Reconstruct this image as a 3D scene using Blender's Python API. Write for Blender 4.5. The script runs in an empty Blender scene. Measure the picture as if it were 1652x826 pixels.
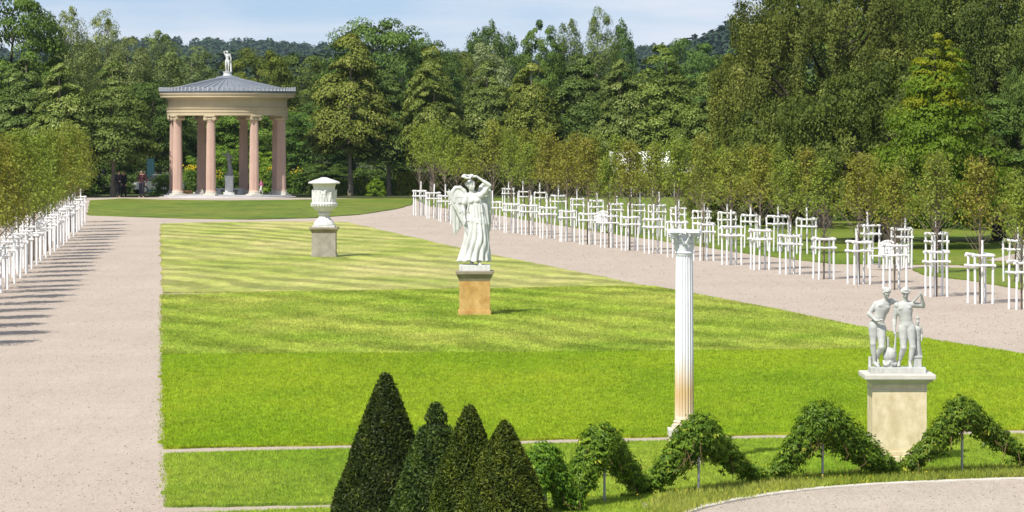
import bpy, bmesh, math, random
import numpy as np
from mathutils import Vector, Matrix, noise as mnoise

PI = math.pi
scene = bpy.context.scene
COL = scene.collection
rng = np.random.default_rng(7)
random.seed(7)

# ------------------------------------------------------------------ camera
F, YH, CH = 6000.0, 200.0, 4.8          # focal length and eye level of the 1652 px wide photo, eye height in metres
cam = bpy.data.cameras.new('camera')
cam.sensor_width = 36.0
cam.lens = 36.0 * F / 1652.0
cam.shift_y = -(413.0 - YH) / 1652.0
cam.clip_start, cam.clip_end = 1.0, 12000.0
camo = bpy.data.objects.new('camera', cam)
camo.location = (0, 0, CH)
camo.rotation_euler = (PI / 2, 0, 0)
COL.objects.link(camo)
scene.camera = camo

# ------------------------------------------------------------------ light
SUN_EL = math.radians(53)
SUN_AZ = math.radians(214)              # compass-like: measured from +Y clockwise, sun behind and left of the camera
sd = Vector((math.sin(SUN_AZ) * math.cos(SUN_EL), math.cos(SUN_AZ) * math.cos(SUN_EL), math.sin(SUN_EL)))
sl = bpy.data.lights.new('sun', 'SUN')
sl.energy = 4.4
sl.angle = math.radians(0.5)
sl.color = (1.0, 0.955, 0.88)
so = bpy.data.objects.new('sun', sl)
so.rotation_euler = (-sd).to_track_quat('-Z', 'Y').to_euler()
so.location = (-30, -30, 60)
COL.objects.link(so)

world = bpy.data.worlds.new('World')
scene.world = world
world.use_nodes = True
wn, wl = world.node_tree.nodes, world.node_tree.links
wn.clear()
sky = wn.new('ShaderNodeTexSky')
sky.sky_type = 'NISHITA'
sky.sun_disc = False
sky.sun_elevation = SUN_EL
sky.sun_rotation = SUN_AZ
sky.air_density, sky.dust_density, sky.ozone_density = 1.0, 0.35, 2.2
wtc = wn.new('ShaderNodeTexCoord')
wmap = wn.new('ShaderNodeMapping')
wmap.inputs['Scale'].default_value = (9.0, 9.0, 70.0)
wno = wn.new('ShaderNodeTexNoise')
wno.inputs['Scale'].default_value = 1.0
wno.inputs['Detail'].default_value = 7.0
wno.inputs['Roughness'].default_value = 0.55
wrp = wn.new('ShaderNodeValToRGB')
wrp.color_ramp.elements[0].position = 0.40
wrp.color_ramp.elements[1].position = 0.66
wrp.color_ramp.elements[0].color = (0.22, 0.22, 0.22, 1)
wmx = wn.new('ShaderNodeMix')
wmx.data_type = 'RGBA'
wmul = wn.new('ShaderNodeMath')
wmul.operation = 'MULTIPLY'
wmul.inputs[1].default_value = 0.85
bg = wn.new('ShaderNodeBackground')
bg.inputs['Strength'].default_value = 0.10
wo = wn.new('ShaderNodeOutputWorld')
wadd = wn.new('ShaderNodeVectorMath')      # the band just over the horizon takes the clearer blue from a little higher up
wadd.operation = 'ADD'
wadd.inputs[1].default_value = (0, 0, 0.12)
wl.new(wtc.outputs['Generated'], wadd.inputs[0])
wl.new(wadd.outputs[0], sky.inputs['Vector'])
wl.new(wtc.outputs['Generated'], wmap.inputs['Vector'])
wl.new(wmap.outputs['Vector'], wno.inputs['Vector'])
wl.new(wno.outputs['Fac'], wrp.inputs['Fac'])
wl.new(wrp.outputs['Color'], wmul.inputs[0])
wl.new(wmul.outputs[0], wmx.inputs['Factor'])
wl.new(sky.outputs['Color'], wmx.inputs['A'])
wmx.inputs['B'].default_value = (6.5, 6.75, 7.3, 1)
wl.new(wmx.outputs['Result'], bg.inputs['Color'])
wl.new(bg.outputs[0], wo.inputs['Surface'])

scene.view_settings.view_transform = 'Standard'
scene.view_settings.look = 'None'
scene.view_settings.exposure = 0.42
scene.view_settings.gamma = 1.0
scene.render.engine = 'CYCLES'
scene.cycles.max_bounces = 8
scene.cycles.diffuse_bounces = 3
scene.cycles.transparent_max_bounces = 6

# ------------------------------------------------------------------ helpers
def P(px, py, z=0.0):
    """ground point seen at pixel (px, py) of the photo"""
    y = F * CH / (py - YH)
    return Vector(((px - 826.0) / F * y, y, z))

def S(py):
    """pixels per metre for something standing at ground row py"""
    return (py - YH) / CH

def at(px, y, z=0.0):
    return Vector(((px - 826.0) / F * y, y, z))

def ztop(py, y):
    return CH + (YH - py) / F * y

def tag(o, label=None, cat=None, group=None, kind=None):
    if label: o['label'] = label
    if cat: o['category'] = cat
    if group: o['group'] = group
    if kind: o['kind'] = kind
    return o

def empty(name, loc, rz=0.0, label=None, cat=None, group=None):
    o = bpy.data.objects.new(name, None)
    o.empty_display_size = 0.2
    o.location = loc
    o.rotation_euler = (0, 0, rz)
    COL.objects.link(o)
    return tag(o, label, cat, group)

def link(name, me, parent=None, mat=None, loc=(0, 0, 0), rot=(0, 0, 0), scl=(1, 1, 1)):
    o = bpy.data.objects.new(name, me)
    if mat is not None and len(me.materials) == 0:
        me.materials.append(mat)
    o.location = loc
    o.rotation_euler = rot
    o.scale = scl
    COL.objects.link(o)
    if parent is not None:
        o.parent = parent
    return o

def copy_tree(o, parent=None):
    c = o.copy()
    COL.objects.link(c)
    if parent is not None:
        c.parent = parent
    for ch in list(o.children):
        copy_tree(ch, c)
    return c

def np_mesh(name, verts, faces, mat=None, smooth=False, attr=None):
    """verts (N,3), faces (M,k) arrays of equal k"""
    verts = np.ascontiguousarray(verts, dtype=np.float32)
    faces = np.ascontiguousarray(faces, dtype=np.int32)
    me = bpy.data.meshes.new(name)
    n, (m, k) = len(verts), faces.shape
    me.vertices.add(n)
    me.vertices.foreach_set('co', verts.ravel())
    me.loops.add(m * k)
    me.loops.foreach_set('vertex_index', faces.ravel())
    me.polygons.add(m)
    me.polygons.foreach_set('loop_start', np.arange(0, m * k, k, dtype=np.int32))
    if smooth:
        me.polygons.foreach_set('use_smooth', np.ones(m, dtype=bool))
    me.update(calc_edges=True)
    if attr is not None:
        for an, av in attr.items():
            a = me.attributes.new(an, 'FLOAT', 'POINT')
            a.data.foreach_set('value', np.ascontiguousarray(av, dtype=np.float32))
    if mat is not None:
        me.materials.append(mat)
    return me

class MB:
    """collects primitive shapes into one mesh"""
    def __init__(self):
        self.bm = bmesh.new()
    def box(self, c, s, rot=None, bevel=0.0):
        r = bmesh.ops.create_cube(self.bm, size=1.0)
        vs = r['verts']
        M = Matrix.Translation(Vector(c)) @ (rot.to_4x4() if rot is not None else Matrix.Identity(4)) @ Matrix.Diagonal((*s, 1.0))
        bmesh.ops.transform(self.bm, matrix=M, verts=vs)
        if bevel > 0:
            es = list({e for v in vs for e in v.link_edges})
            bmesh.ops.bevel(self.bm, geom=es, offset=bevel, segments=2, affect='EDGES', profile=0.6)
        return self
    def tube(self, pts, radii, n=8, cap=True):
        pts = [Vector(p) for p in pts]
        rings = []
        up = Vector((0, 0, 1))
        for i, p in enumerate(pts):
            d = (pts[min(i + 1, len(pts) - 1)] - pts[max(i - 1, 0)]).normalized()
            a = d.cross(up if abs(d.z) < 0.95 else Vector((1, 0, 0))).normalized()
            b = d.cross(a).normalized()
            r = radii[i] if hasattr(radii, '__len__') else radii
            rings.append([self.bm.verts.new(p + (a * math.cos(2 * PI * k / n) + b * math.sin(2 * PI * k / n)) * r) for k in range(n)])
        for i in range(len(rings) - 1):
            for k in range(n):
                self.bm.faces.new((rings[i][k], rings[i][(k + 1) % n], rings[i + 1][(k + 1) % n], rings[i + 1][k]))
        if cap:
            self.bm.faces.new(list(reversed(rings[0])))
            self.bm.faces.new(rings[-1])
        return self
    def lathe(self, prof, n=32, c=(0, 0, 0), rfun=None, cap=True):
        rings = []
        for (r, z) in prof:
            ring = []
            for k in range(n):
                t = 2 * PI * k / n
                rr = r if rfun is None else rfun(r, z, t)
                ring.append(self.bm.verts.new((c[0] + rr * math.cos(t), c[1] + rr * math.sin(t), c[2] + z)))
            rings.append(ring)
        for i in range(len(rings) - 1):
            for k in range(n):
                self.bm.faces.new((rings[i][k], rings[i][(k + 1) % n], rings[i + 1][(k + 1) % n], rings[i + 1][k]))
        if cap:
            self.bm.faces.new(list(reversed(rings[0])))
            self.bm.faces.new(rings[-1])
        return self
    def ball(self, c, r, rot=None, seg=10):
        res = bmesh.ops.create_uvsphere(self.bm, u_segments=seg, v_segments=max(4, seg // 2 + 1), radius=1.0)
        rr = r if hasattr(r, '__len__') else (r, r, r)
        M = Matrix.Translation(Vector(c)) @ (rot.to_4x4() if rot is not None else Matrix.Identity(4)) @ Matrix.Diagonal((*rr, 1.0))
        bmesh.ops.transform(self.bm, matrix=M, verts=res['verts'])
        return self
    def prism(self, pts, z0, z1):
        lo = [self.bm.verts.new((p[0], p[1], z0)) for p in pts]
        hi = [self.bm.verts.new((p[0], p[1], z1)) for p in pts]
        n = len(pts)
        for k in range(n):
            self.bm.faces.new((lo[k], lo[(k + 1) % n], hi[(k + 1) % n], hi[k]))
        self.bm.faces.new(list(reversed(lo)))
        self.bm.faces.new(hi)
        return self
    def mesh(self, name, mat=None, smooth=False, angle=None):
        bmesh.ops.recalc_face_normals(self.bm, faces=self.bm.faces)
        me = bpy.data.meshes.new(name)
        if smooth:
            for f in self.bm.faces:
                f.smooth = True
            for e in self.bm.edges:
                if len(e.link_faces) == 2 and e.calc_face_angle(0) > (angle or 0.7):
                    e.smooth = False
        self.bm.to_mesh(me)
        self.bm.free()
        if mat is not None:
            me.materials.append(mat)
        return me
    def obj(self, name, mat, parent=None, smooth=False, loc=(0, 0, 0), rot=(0, 0, 0), angle=None):
        return link(name, self.mesh(name, mat, smooth, angle), parent, None, loc, rot)

ORD = ['nearest', 'second', 'third', 'fourth', 'fifth', 'sixth', 'seventh', 'eighth', 'ninth', 'tenth', 'eleventh', 'twelfth',
       'thirteenth', 'fourteenth', 'fifteenth', 'sixteenth', 'seventeenth', 'eighteenth', 'nineteenth', 'twentieth',
       'twenty-first', 'twenty-second', 'twenty-third', 'twenty-fourth', 'twenty-fifth', 'twenty-sixth', 'twenty-seventh', 'twenty-eighth']

# ------------------------------------------------------------------ materials
def new_mat(name):
    m = bpy.data.materials.new(name)
    m.use_nodes = True
    nt = m.node_tree
    nt.nodes.clear()
    out = nt.nodes.new('ShaderNodeOutputMaterial')
    return m, nt, out

def N(nt, t, **kw):
    n = nt.nodes.new(t)
    for k, v in kw.items():
        if k.startswith('_'):
            setattr(n, k[1:], v)
        else:
            n.inputs[k.replace('__', ' ')].default_value = v
    return n

def ramp(nt, fac, stops):
    r = nt.nodes.new('ShaderNodeValToRGB')
    e = r.color_ramp.elements
    while len(e) < len(stops):
        e.new(0.5)
    for i, (p, c) in enumerate(stops):
        e[i].position = p
        e[i].color = (*c, 1) if len(c) == 3 else c
    nt.links.new(fac, r.inputs['Fac'])
    return r.outputs['Color']

def mixc(nt, fac, a, b, mode='MIX'):
    m = nt.nodes.new('ShaderNodeMix')
    m.data_type = 'RGBA'
    m.blend_type = mode
    if isinstance(fac, (int, float)): m.inputs['Factor'].default_value = fac
    else: nt.links.new(fac, m.inputs['Factor'])
    for s, v in (('A', a), ('B', b)):
        if isinstance(v, tuple): m.inputs[s].default_value = (*v, 1) if len(v) == 3 else v
        else: nt.links.new(v, m.inputs[s])
    return m.outputs['Result']

def noise_tex(nt, scale, detail=4, rough=0.55, vec=None, stretch=None, coord='Object'):
    tc = nt.nodes.new('ShaderNodeTexCoord')
    v = tc.outputs[coord] if vec is None else vec
    if stretch is not None:
        mp = nt.nodes.new('ShaderNodeMapping')
        mp.inputs['Scale'].default_value = stretch
        nt.links.new(v, mp.inputs['Vector'])
        v = mp.outputs['Vector']
    n = nt.nodes.new('ShaderNodeTexNoise')
    n.inputs['Scale'].default_value = scale
    n.inputs['Detail'].default_value = detail
    n.inputs['Roughness'].default_value = rough
    nt.links.new(v, n.inputs['Vector'])
    return n.outputs['Fac']

def bump(nt, h, strength, dist):
    b = nt.nodes.new('ShaderNodeBump')
    b.inputs['Strength'].default_value = strength
    b.inputs['Distance'].default_value = dist
    nt.links.new(h, b.inputs['Height'])
    return b.outputs['Normal']

def stone(name, c0, c1, scale=6.0, rough=0.8, bmp=0.3, bdist=0.01, spec=0.3, extra=None):
    m, nt, out = new_mat(name)
    f = noise_tex(nt, scale, 8, 0.6)
    col = ramp(nt, f, [(0.3, c0), (0.7, c1)])
    if extra:
        col = extra(nt, col)
    p = N(nt, 'ShaderNodeBsdfPrincipled', Roughness=rough)
    p.inputs['Specular IOR Level'].default_value = spec
    nt.links.new(col, p.inputs['Base Color'])
    nt.links.new(bump(nt, noise_tex(nt, scale * 6, 4, 0.6), bmp, bdist), p.inputs['Normal'])
    nt.links.new(p.outputs[0], out.inputs['Surface'])
    return m

def leaf_mat(name, c_dark, c_light, trans=0.3, rough=0.5, third=None):
    """leaf colour runs from c_dark to c_light from leaf to leaf; the object's own colour tints it"""
    m, nt, out = new_mat(name)
    a = nt.nodes.new('ShaderNodeAttribute')
    a.attribute_name = 'rnd'
    stops = [(0.0, c_dark), (0.8, c_light)] if third is None else [(0.0, c_dark), (0.8, c_light), (0.99, third)]
    col = ramp(nt, a.outputs['Fac'], stops)
    oi = nt.nodes.new('ShaderNodeObjectInfo')
    col = mixc(nt, 1.0, col, oi.outputs['Color'], 'MULTIPLY')
    d = N(nt, 'ShaderNodeBsdfPrincipled', Roughness=rough)
    d.inputs['Specular IOR Level'].default_value = 0.14
    nt.links.new(col, d.inputs['Base Color'])
    t = nt.nodes.new('ShaderNodeBsdfTranslucent')
    nt.links.new(mixc(nt, 1.0, col, (1.5, 1.35, 0.5), 'MULTIPLY'), t.inputs['Color'])
    mx = nt.nodes.new('ShaderNodeMixShader')
    mx.inputs[0].default_value = trans
    nt.links.new(d.outputs[0], mx.inputs[1])
    nt.links.new(t.outputs[0], mx.inputs[2])
    nt.links.new(mx.outputs[0], out.inputs['Surface'])
    return m

def plain(name, c, rough=0.6, metal=0.0, var=0.12, scale=8.0, spec=0.4):
    m, nt, out = new_mat(name)
    f = noise_tex(nt, scale, 6, 0.6)
    lo = tuple(max(0, x * (1 - var)) for x in c)
    hi = tuple(min(1, x * (1 + var)) for x in c)
    col = ramp(nt, f, [(0.3, lo), (0.7, hi)])
    p = N(nt, 'ShaderNodeBsdfPrincipled', Roughness=rough, Metallic=metal)
    p.inputs['Specular IOR Level'].default_value = spec
    nt.links.new(col, p.inputs['Base Color'])
    nt.links.new(p.outputs[0], out.inputs['Surface'])
    return m

# axis of the lawn on the ground, for the mowing marks
AX = math.atan2(-0.125, 1.0)

def grass_mat(name, greens, yellow=None, stripes=0.0, stripe_scale=0.9, wave=3.0, fine=0.35, rnd=False):
    m, nt, out = new_mat(name)
    tc = nt.nodes.new('ShaderNodeTexCoord')
    pos = nt.nodes.new('ShaderNodeNewGeometry').outputs['Position']
    big = noise_tex(nt, 0.28, 4, 0.6, vec=pos, stretch=(1.0, 0.55, 1.0))
    col = ramp(nt, big, [(0.32, greens[0]), (0.5, greens[1]), (0.7, greens[2])])
    if yellow is not None:
        yn = noise_tex(nt, 0.16, 5, 0.65, vec=pos, stretch=(1.0, 0.35, 1.0))
        yf = ramp(nt, yn, [(0.42, (0, 0, 0)), (0.66, (0.8, 0.8, 0.8))])
        col = mixc(nt, yf, col, yellow)
    if stripes > 0:
        mp = nt.nodes.new('ShaderNodeMapping')
        mp.inputs['Rotation'].default_value = (0, 0, -0.35)
        mp.inputs['Scale'].default_value = (1.0, 0.22, 1.0)
        nt.links.new(pos, mp.inputs['Vector'])
        wv = nt.nodes.new('ShaderNodeTexWave')
        wv.wave_type = 'BANDS'
        wv.bands_direction = 'DIAGONAL'
        wv.inputs['Scale'].default_value = stripe_scale
        wv.inputs['Distortion'].default_value = wave
        wv.inputs['Detail'].default_value = 4.0
        wv.inputs['Detail Scale'].default_value = 0.35
        wv.inputs['Detail Roughness'].default_value = 0.6
        nt.links.new(mp.outputs['Vector'], wv.inputs['Vector'])
        sf = ramp(nt, wv.outputs['Fac'], [(0.25, (1 - stripes,) * 3), (0.75, (1 + stripes * 0.6,) * 3)])
        msk = noise_tex(nt, 0.12, 3, 0.5, vec=pos)
        mk = ramp(nt, msk, [(0.35, (0.25,) * 3), (0.6, (1, 1, 1))])
        col = mixc(nt, mk, col, mixc(nt, 1.0, col, sf, 'MULTIPLY'))
    if stripes > 0:
        mw = noise_tex(nt, 1.0, 4, 0.6, vec=pos, stretch=(0.9, 0.32, 1.0))
        col = mixc(nt, 1.0, col, ramp(nt, mw, [(0.34, (0.80, 0.84, 0.78)), (0.5, (1, 1, 1)), (0.66, (1.16, 1.13, 1.2))]), 'MULTIPLY')
    fn = noise_tex(nt, 9.0, 6, 0.75, vec=pos, stretch=(1.0, 0.3, 1.0))
    ff = ramp(nt, fn, [(0.3, (1 - fine,) * 3), (0.7, (1 + fine * 0.8,) * 3)])
    col = mixc(nt, 1.0, col, ff, 'MULTIPLY')
    if rnd:
        a = nt.nodes.new('ShaderNodeAttribute')
        a.attribute_name = 'rnd'
        rr = ramp(nt, a.outputs['Fac'], [(0.0, (0.75, 0.8, 0.8)), (0.6, (1.1, 1.1, 1.0)), (1.0, (1.45, 1.3, 1.1))])
        col = mixc(nt, 1.0, col, rr, 'MULTIPLY')
    p = N(nt, 'ShaderNodeBsdfPrincipled', Roughness=0.75)
    p.inputs['Specular IOR Level'].default_value = 0.15
    nt.links.new(col, p.inputs['Base Color'])
    if not rnd:
        nt.links.new(bump(nt, noise_tex(nt, 22.0, 4, 0.7, vec=pos, stretch=(1.0, 0.6, 1.0)), 0.5, 0.05), p.inputs['Normal'])
        nt.links.new(p.outputs[0], out.inputs['Surface'])
    else:
        t = nt.nodes.new('ShaderNodeBsdfTranslucent')
        nt.links.new(col, t.inputs['Color'])
        mx = nt.nodes.new('ShaderNodeMixShader')
        mx.inputs[0].default_value = 0.35
        nt.links.new(p.outputs[0], mx.inputs[1])
        nt.links.new(t.outputs[0], mx.inputs[2])
        nt.links.new(mx.outputs[0], out.inputs['Surface'])
    return m

def gravel_mat(name, c0, c1, c2):
    m, nt, out = new_mat(name)
    pos = nt.nodes.new('ShaderNodeNewGeometry').outputs['Position']
    big = noise_tex(nt, 0.22, 5, 0.6, vec=pos)
    col = ramp(nt, big, [(0.3, c0), (0.7, c1)])
    fn = noise_tex(nt, 26.0, 5, 0.85, vec=pos, stretch=(1.0, 0.5, 1.0))
    ff = ramp(nt, fn, [(0.28, (0.62,) * 3), (0.5, (1.0,) * 3), (0.72, (1.28,) * 3)])
    col = mixc(nt, 1.0, col, ff, 'MULTIPLY')
    mn = noise_tex(nt, 9.0, 3, 0.8, vec=pos, stretch=(1.0, 0.16, 1.0))
    col = mixc(nt, 1.0, col, ramp(nt, mn, [(0.3, (0.92,) * 3), (0.5, (1.0,) * 3), (0.7, (1.07,) * 3)]), 'MULTIPLY')
    wn_ = noise_tex(nt, 0.9, 5, 0.7, vec=pos, stretch=(1.6, 0.2, 1.0))
    col = mixc(nt, 1.0, col, ramp(nt, wn_, [(0.35, (0.96,) * 3), (0.6, (1.02,) * 3)]), 'MULTIPLY')
    sp = nt.nodes.new('ShaderNodeTexVoronoi')
    sp.inputs['Scale'].default_value = 1.6
    mp = nt.nodes.new('ShaderNodeMapping')
    nt.links.new(pos, mp.inputs['Vector'])
    nt.links.new(mp.outputs['Vector'], sp.inputs['Vector'])
    sf = ramp(nt, sp.outputs['Distance'], [(0.02, (0.55, 0.5, 0.42)), (0.05, (1, 1, 1))])
    col = mixc(nt, 0.7, col, mixc(nt, 1.0, col, sf, 'MULTIPLY'))
    p = N(nt, 'ShaderNodeBsdfPrincipled', Roughness=0.9)
    p.inputs['Specular IOR Level'].default_value = 0.15
    nt.links.new(col, p.inputs['Base Color'])
    nt.links.new(bump(nt, fn, 0.5, 0.02), p.inputs['Normal'])
    nt.links.new(p.outputs[0], out.inputs['Surface'])
    return m

M_gravel = gravel_mat('pale gravel', (0.385, 0.32, 0.262), (0.425, 0.36, 0.30), None)
M_gravel2 = gravel_mat('terrace gravel', (0.385, 0.325, 0.265), (0.44, 0.385, 0.32), None)
M_floor = stone('forest floor', (0.035, 0.045, 0.015), (0.07, 0.085, 0.03), 0.8, 0.95, 0.5, 0.05, 0.1)
G_far = grass_mat('far lawn grass', ((0.21, 0.27, 0.035), (0.29, 0.325, 0.06), (0.36, 0.36, 0.095)), (0.44, 0.395, 0.15), 0.30, 0.45, 9.0)
G_mid = grass_mat('middle lawn grass', ((0.145, 0.225, 0.018), (0.195, 0.28, 0.02), (0.255, 0.315, 0.035)), (0.29, 0.33, 0.045), 0.13, 0.4, 12.0)
G_near = grass_mat('near lawn grass', ((0.19, 0.25, 0.012), (0.225, 0.295, 0.013), (0.27, 0.33, 0.016)), (0.29, 0.33, 0.016), 0.0)
G_front = grass_mat('front lawn grass', ((0.10, 0.19, 0.018), (0.135, 0.235, 0.02), (0.18, 0.27, 0.03)), (0.19, 0.25, 0.04), 0.0)
G_temple = grass_mat('temple lawn grass', ((0.08, 0.13, 0.011), (0.11, 0.165, 0.014), (0.15, 0.20, 0.022)), (0.17, 0.19, 0.026), 0.12, 0.5, 5.0)
G_side = grass_mat('side lawn grass', ((0.09, 0.145, 0.013), (0.125, 0.185, 0.018), (0.155, 0.21, 0.024)), (0.18, 0.20, 0.03), 0.0)
B_near = grass_mat('near grass blades', ((0.185, 0.315, 0.014), (0.245, 0.39, 0.018), (0.315, 0.435, 0.024)), (0.36, 0.45, 0.028), 0.0, rnd=True)
B_mid = grass_mat('middle grass blades', ((0.25, 0.36, 0.045), (0.36, 0.47, 0.065), (0.46, 0.52, 0.105)), (0.53, 0.54, 0.15), 0.22, 0.4, 12.0, rnd=True)
B_front = grass_mat('front grass blades', ((0.215, 0.335, 0.026), (0.28, 0.42, 0.033), (0.36, 0.475, 0.05)), (0.41, 0.47, 0.07), 0.0, rnd=True)
B_verge = grass_mat('verge grass blades', ((0.22, 0.30, 0.035), (0.30, 0.38, 0.05), (0.40, 0.44, 0.09)), (0.46, 0.43, 0.13), 0.0, rnd=True)

def grime(amount, colr_, sc, st):
    def f(nt, col):
        n = noise_tex(nt, sc, 6, 0.7, stretch=st)
        k = ramp(nt, n, [(0.48, (0, 0, 0)), (0.72, (amount,) * 3)])
        return mixc(nt, k, col, colr_)
    return f
M_white = stone('white paint on wood', (0.74, 0.74, 0.735), (0.82, 0.82, 0.82), 9.0, 0.6, 0.2, 0.003, 0.3, grime(0.75, (0.42, 0.40, 0.36), 7.0, (1.5, 1.5, 0.6)))
M_marble = stone('painted white stone', (0.56, 0.565, 0.545), (0.68, 0.68, 0.66), 5.0, 0.65, 0.12, 0.004, 0.3, grime(0.55, (0.36, 0.36, 0.33), 5.0, (1.6, 1.6, 0.35)))
M_greystone = stone('grey cast stone', (0.40, 0.41, 0.385), (0.54, 0.545, 0.51), 7.0, 0.7, 0.15, 0.004, 0.3, grime(0.6, (0.27, 0.275, 0.25), 8.0, (1.5, 1.5, 0.45)))
M_cream = stone('cream sandstone', (0.52, 0.44, 0.29), (0.64, 0.57, 0.42), 3.0, 0.85, 0.2, 0.006)
M_pale = stone('pale weathered stone', (0.50, 0.47, 0.40), (0.64, 0.61, 0.53), 5.0, 0.85, 0.25, 0.006)
M_ochre = stone('ochre stained stone', (0.50, 0.27, 0.075), (0.60, 0.42, 0.17), 3.0, 0.85, 0.2, 0.006)
M_brownstone = stone('grey brown stone', (0.26, 0.23, 0.19), (0.40, 0.36, 0.30), 4.0, 0.85, 0.3, 0.006)
M_drabcap = stone('weathered cap stone', (0.20, 0.17, 0.115), (0.33, 0.29, 0.20), 5.0, 0.85, 0.3, 0.006)
M_pink = stone('pink painted stone', (0.50, 0.345, 0.275), (0.57, 0.405, 0.33), 1.2, 0.8, 0.1, 0.004, 0.3, grime(0.4, (0.36, 0.27, 0.22), 1.6, (2.0, 2.0, 0.3)))
M_sand = stone('buff painted stone', (0.47, 0.385, 0.245), (0.53, 0.445, 0.305), 0.8, 0.85, 0.1, 0.004, 0.3, grime(0.4, (0.33, 0.28, 0.19), 1.3, (1.2, 1.2, 0.5)))
M_lead = stone('grey zinc roof', (0.135, 0.155, 0.185), (0.19, 0.21, 0.24), 1.5, 0.5, 0.1, 0.004, 0.5)
M_darkstone = plain('dark grey bronze', (0.27, 0.275, 0.27), 0.5, 0.2)
M_floorstone = stone('pale floor slabs', (0.42, 0.41, 0.40), (0.52, 0.51, 0.50), 1.5)
M_bark = stone('bark', (0.15, 0.125, 0.095), (0.26, 0.225, 0.18), 4.0, 0.9, 0.6, 0.02, 0.1)
M_bark_y = stone('young bark', (0.16, 0.13, 0.095), (0.26, 0.215, 0.165), 12.0, 0.9, 0.4, 0.01, 0.1)
M_bark_d = stone('dark bark', (0.035, 0.03, 0.022), (0.08, 0.068, 0.05), 4.0, 0.95, 0.6, 0.02, 0.1)
M_metal = plain('galvanised steel', (0.33, 0.34, 0.35), 0.45, 0.6, 0.2, 20)
M_wood = plain('brown timber', (0.16, 0.085, 0.04), 0.8, 0, 0.3, 6)
M_brown = plain('brown brushwood', (0.07, 0.04, 0.03), 0.9, 0, 0.3, 10)

L_linden = leaf_mat('linden leaves', (0.042, 0.070, 0.014), (0.200, 0.255, 0.056), 0.18, 0.55, (0.38, 0.40, 0.16))
L_round = leaf_mat('broad leaves', (0.040, 0.070, 0.012), (0.150, 0.205, 0.038), 0.18, 0.55)
L_willow = leaf_mat('willow leaves', (0.09, 0.12, 0.032), (0.25, 0.295, 0.10), 0.24, 0.55)
L_beech = leaf_mat('beech leaves', (0.040, 0.060, 0.009), (0.155, 0.180, 0.030), 0.2, 0.55, (0.33, 0.33, 0.09))
L_young = leaf_mat('young tree leaves', (0.10, 0.130, 0.020), (0.26, 0.285, 0.046), 0.30, 0.55, (0.34, 0.27, 0.06))
L_hedge = leaf_mat('hedge leaves', (0.07, 0.10, 0.014), (0.23, 0.27, 0.04), 0.3, 0.5, (0.35, 0.38, 0.08))
L_yew = leaf_mat('yew needles', (0.016, 0.026, 0.009), (0.058, 0.075, 0.016), 0.12, 0.5, (0.10, 0.11, 0.02))
L_vine = leaf_mat('creeper leaves', (0.034, 0.085, 0.009), (0.18, 0.295, 0.026), 0.27, 0.45, (0.42, 0.46, 0.05))
L_vdry = leaf_mat('dry creeper stems', (0.14, 0.09, 0.03), (0.30, 0.20, 0.08), 0.1, 0.8)
L_yellow = leaf_mat('yellow petals', (0.42, 0.30, 0.01), (0.60, 0.46, 0.02), 0.3, 0.6)
L_gold = leaf_mat('golden leaves', (0.075, 0.14, 0.010), (0.17, 0.26, 0.02), 0.38, 0.5, (0.24, 0.30, 0.03))
L_gtip = leaf_mat('yellow turning leaves', (0.14, 0.20, 0.012), (0.27, 0.28, 0.014), 0.35, 0.5)

# ------------------------------------------------------------------ ground and lawns
def flat(name, pts, z, mat, kind='structure'):
    bm = bmesh.new()
    f = bm.faces.new([bm.verts.new((p[0], p[1], z)) for p in pts])
    if f.normal.z < 0: f.normal_flip()
    bmesh.ops.triangulate(bm, faces=bm.faces[:])
    me = bpy.data.meshes.new(name)
    bm.to_mesh(me); bm.free()
    for p in me.polygons:
        pass
    me.materials.append(mat)
    o = link(name, me)
    return tag(o, kind=kind)

flat('ground', [(-6000, -300), (6000, -300), (6000, 9000), (-6000, 9000)], -0.02, M_floor)
gp = [(-60, -6), (60, -6), (60, 100)] + [tuple(P(x, y)[:2]) for x, y in [(1652, 440), (1345, 405), (1000, 350), (800, 330), (700, 321.5), (300, 317.4), (100, 318)]] + [(-60, 240)]
flat('gravel_path', gp, 0.0, M_gravel)

def resample(pts, step):
    out = []
    n = len(pts)
    for i in range(n):
        a, b = pts[i], pts[(i + 1) % n]
        L = math.hypot(b[0] - a[0], b[1] - a[1])
        k = max(1, int(L / step))
        for j in range(k):
            t = j / k
            out.append((a[0] + (b[0] - a[0]) * t, a[1] + (b[1] - a[1]) * t))
    return out

def lawn(name, pix, mat, top=0.04, step=0.22, jit=0.03, kind='structure'):
    """a turf slab with a slightly ragged cut edge"""
    kz = (CH - 0.055) / CH
    base = [(P(x, y).x * kz, P(x, y).y * kz) for x, y in pix]
    pts = [(x + rng.normal(0, jit) + 0.03 * math.sin(x * 1.3 + y * 0.9) + 0.02 * math.sin(y * 3.1), y + rng.normal(0, jit * 1.2) + 0.05 * math.sin(x * 1.1) + 0.03 * math.sin(x * 2.7)) for x, y in resample(base, step)]
    bm = bmesh.new()
    hi = [bm.verts.new((x, y, top)) for x, y in pts]
    lo = [bm.verts.new((x, y, -0.01)) for x, y in pts]
    n = len(pts)
    f = bm.faces.new(hi)
    f.normal_update()
    for k in range(n):
        bm.faces.new((lo[k], lo[(k + 1) % n], hi[(k + 1) % n], hi[k]))
    bmesh.ops.triangulate(bm, faces=[f])
    bmesh.ops.recalc_face_normals(bm, faces=bm.faces)
    me = bpy.data.meshes.new(name)
    bm.to_mesh(me); bm.free()
    me.materials.append(mat)
    o = link(name, me)
    tag(o, kind=kind)
    return o, base

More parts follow.
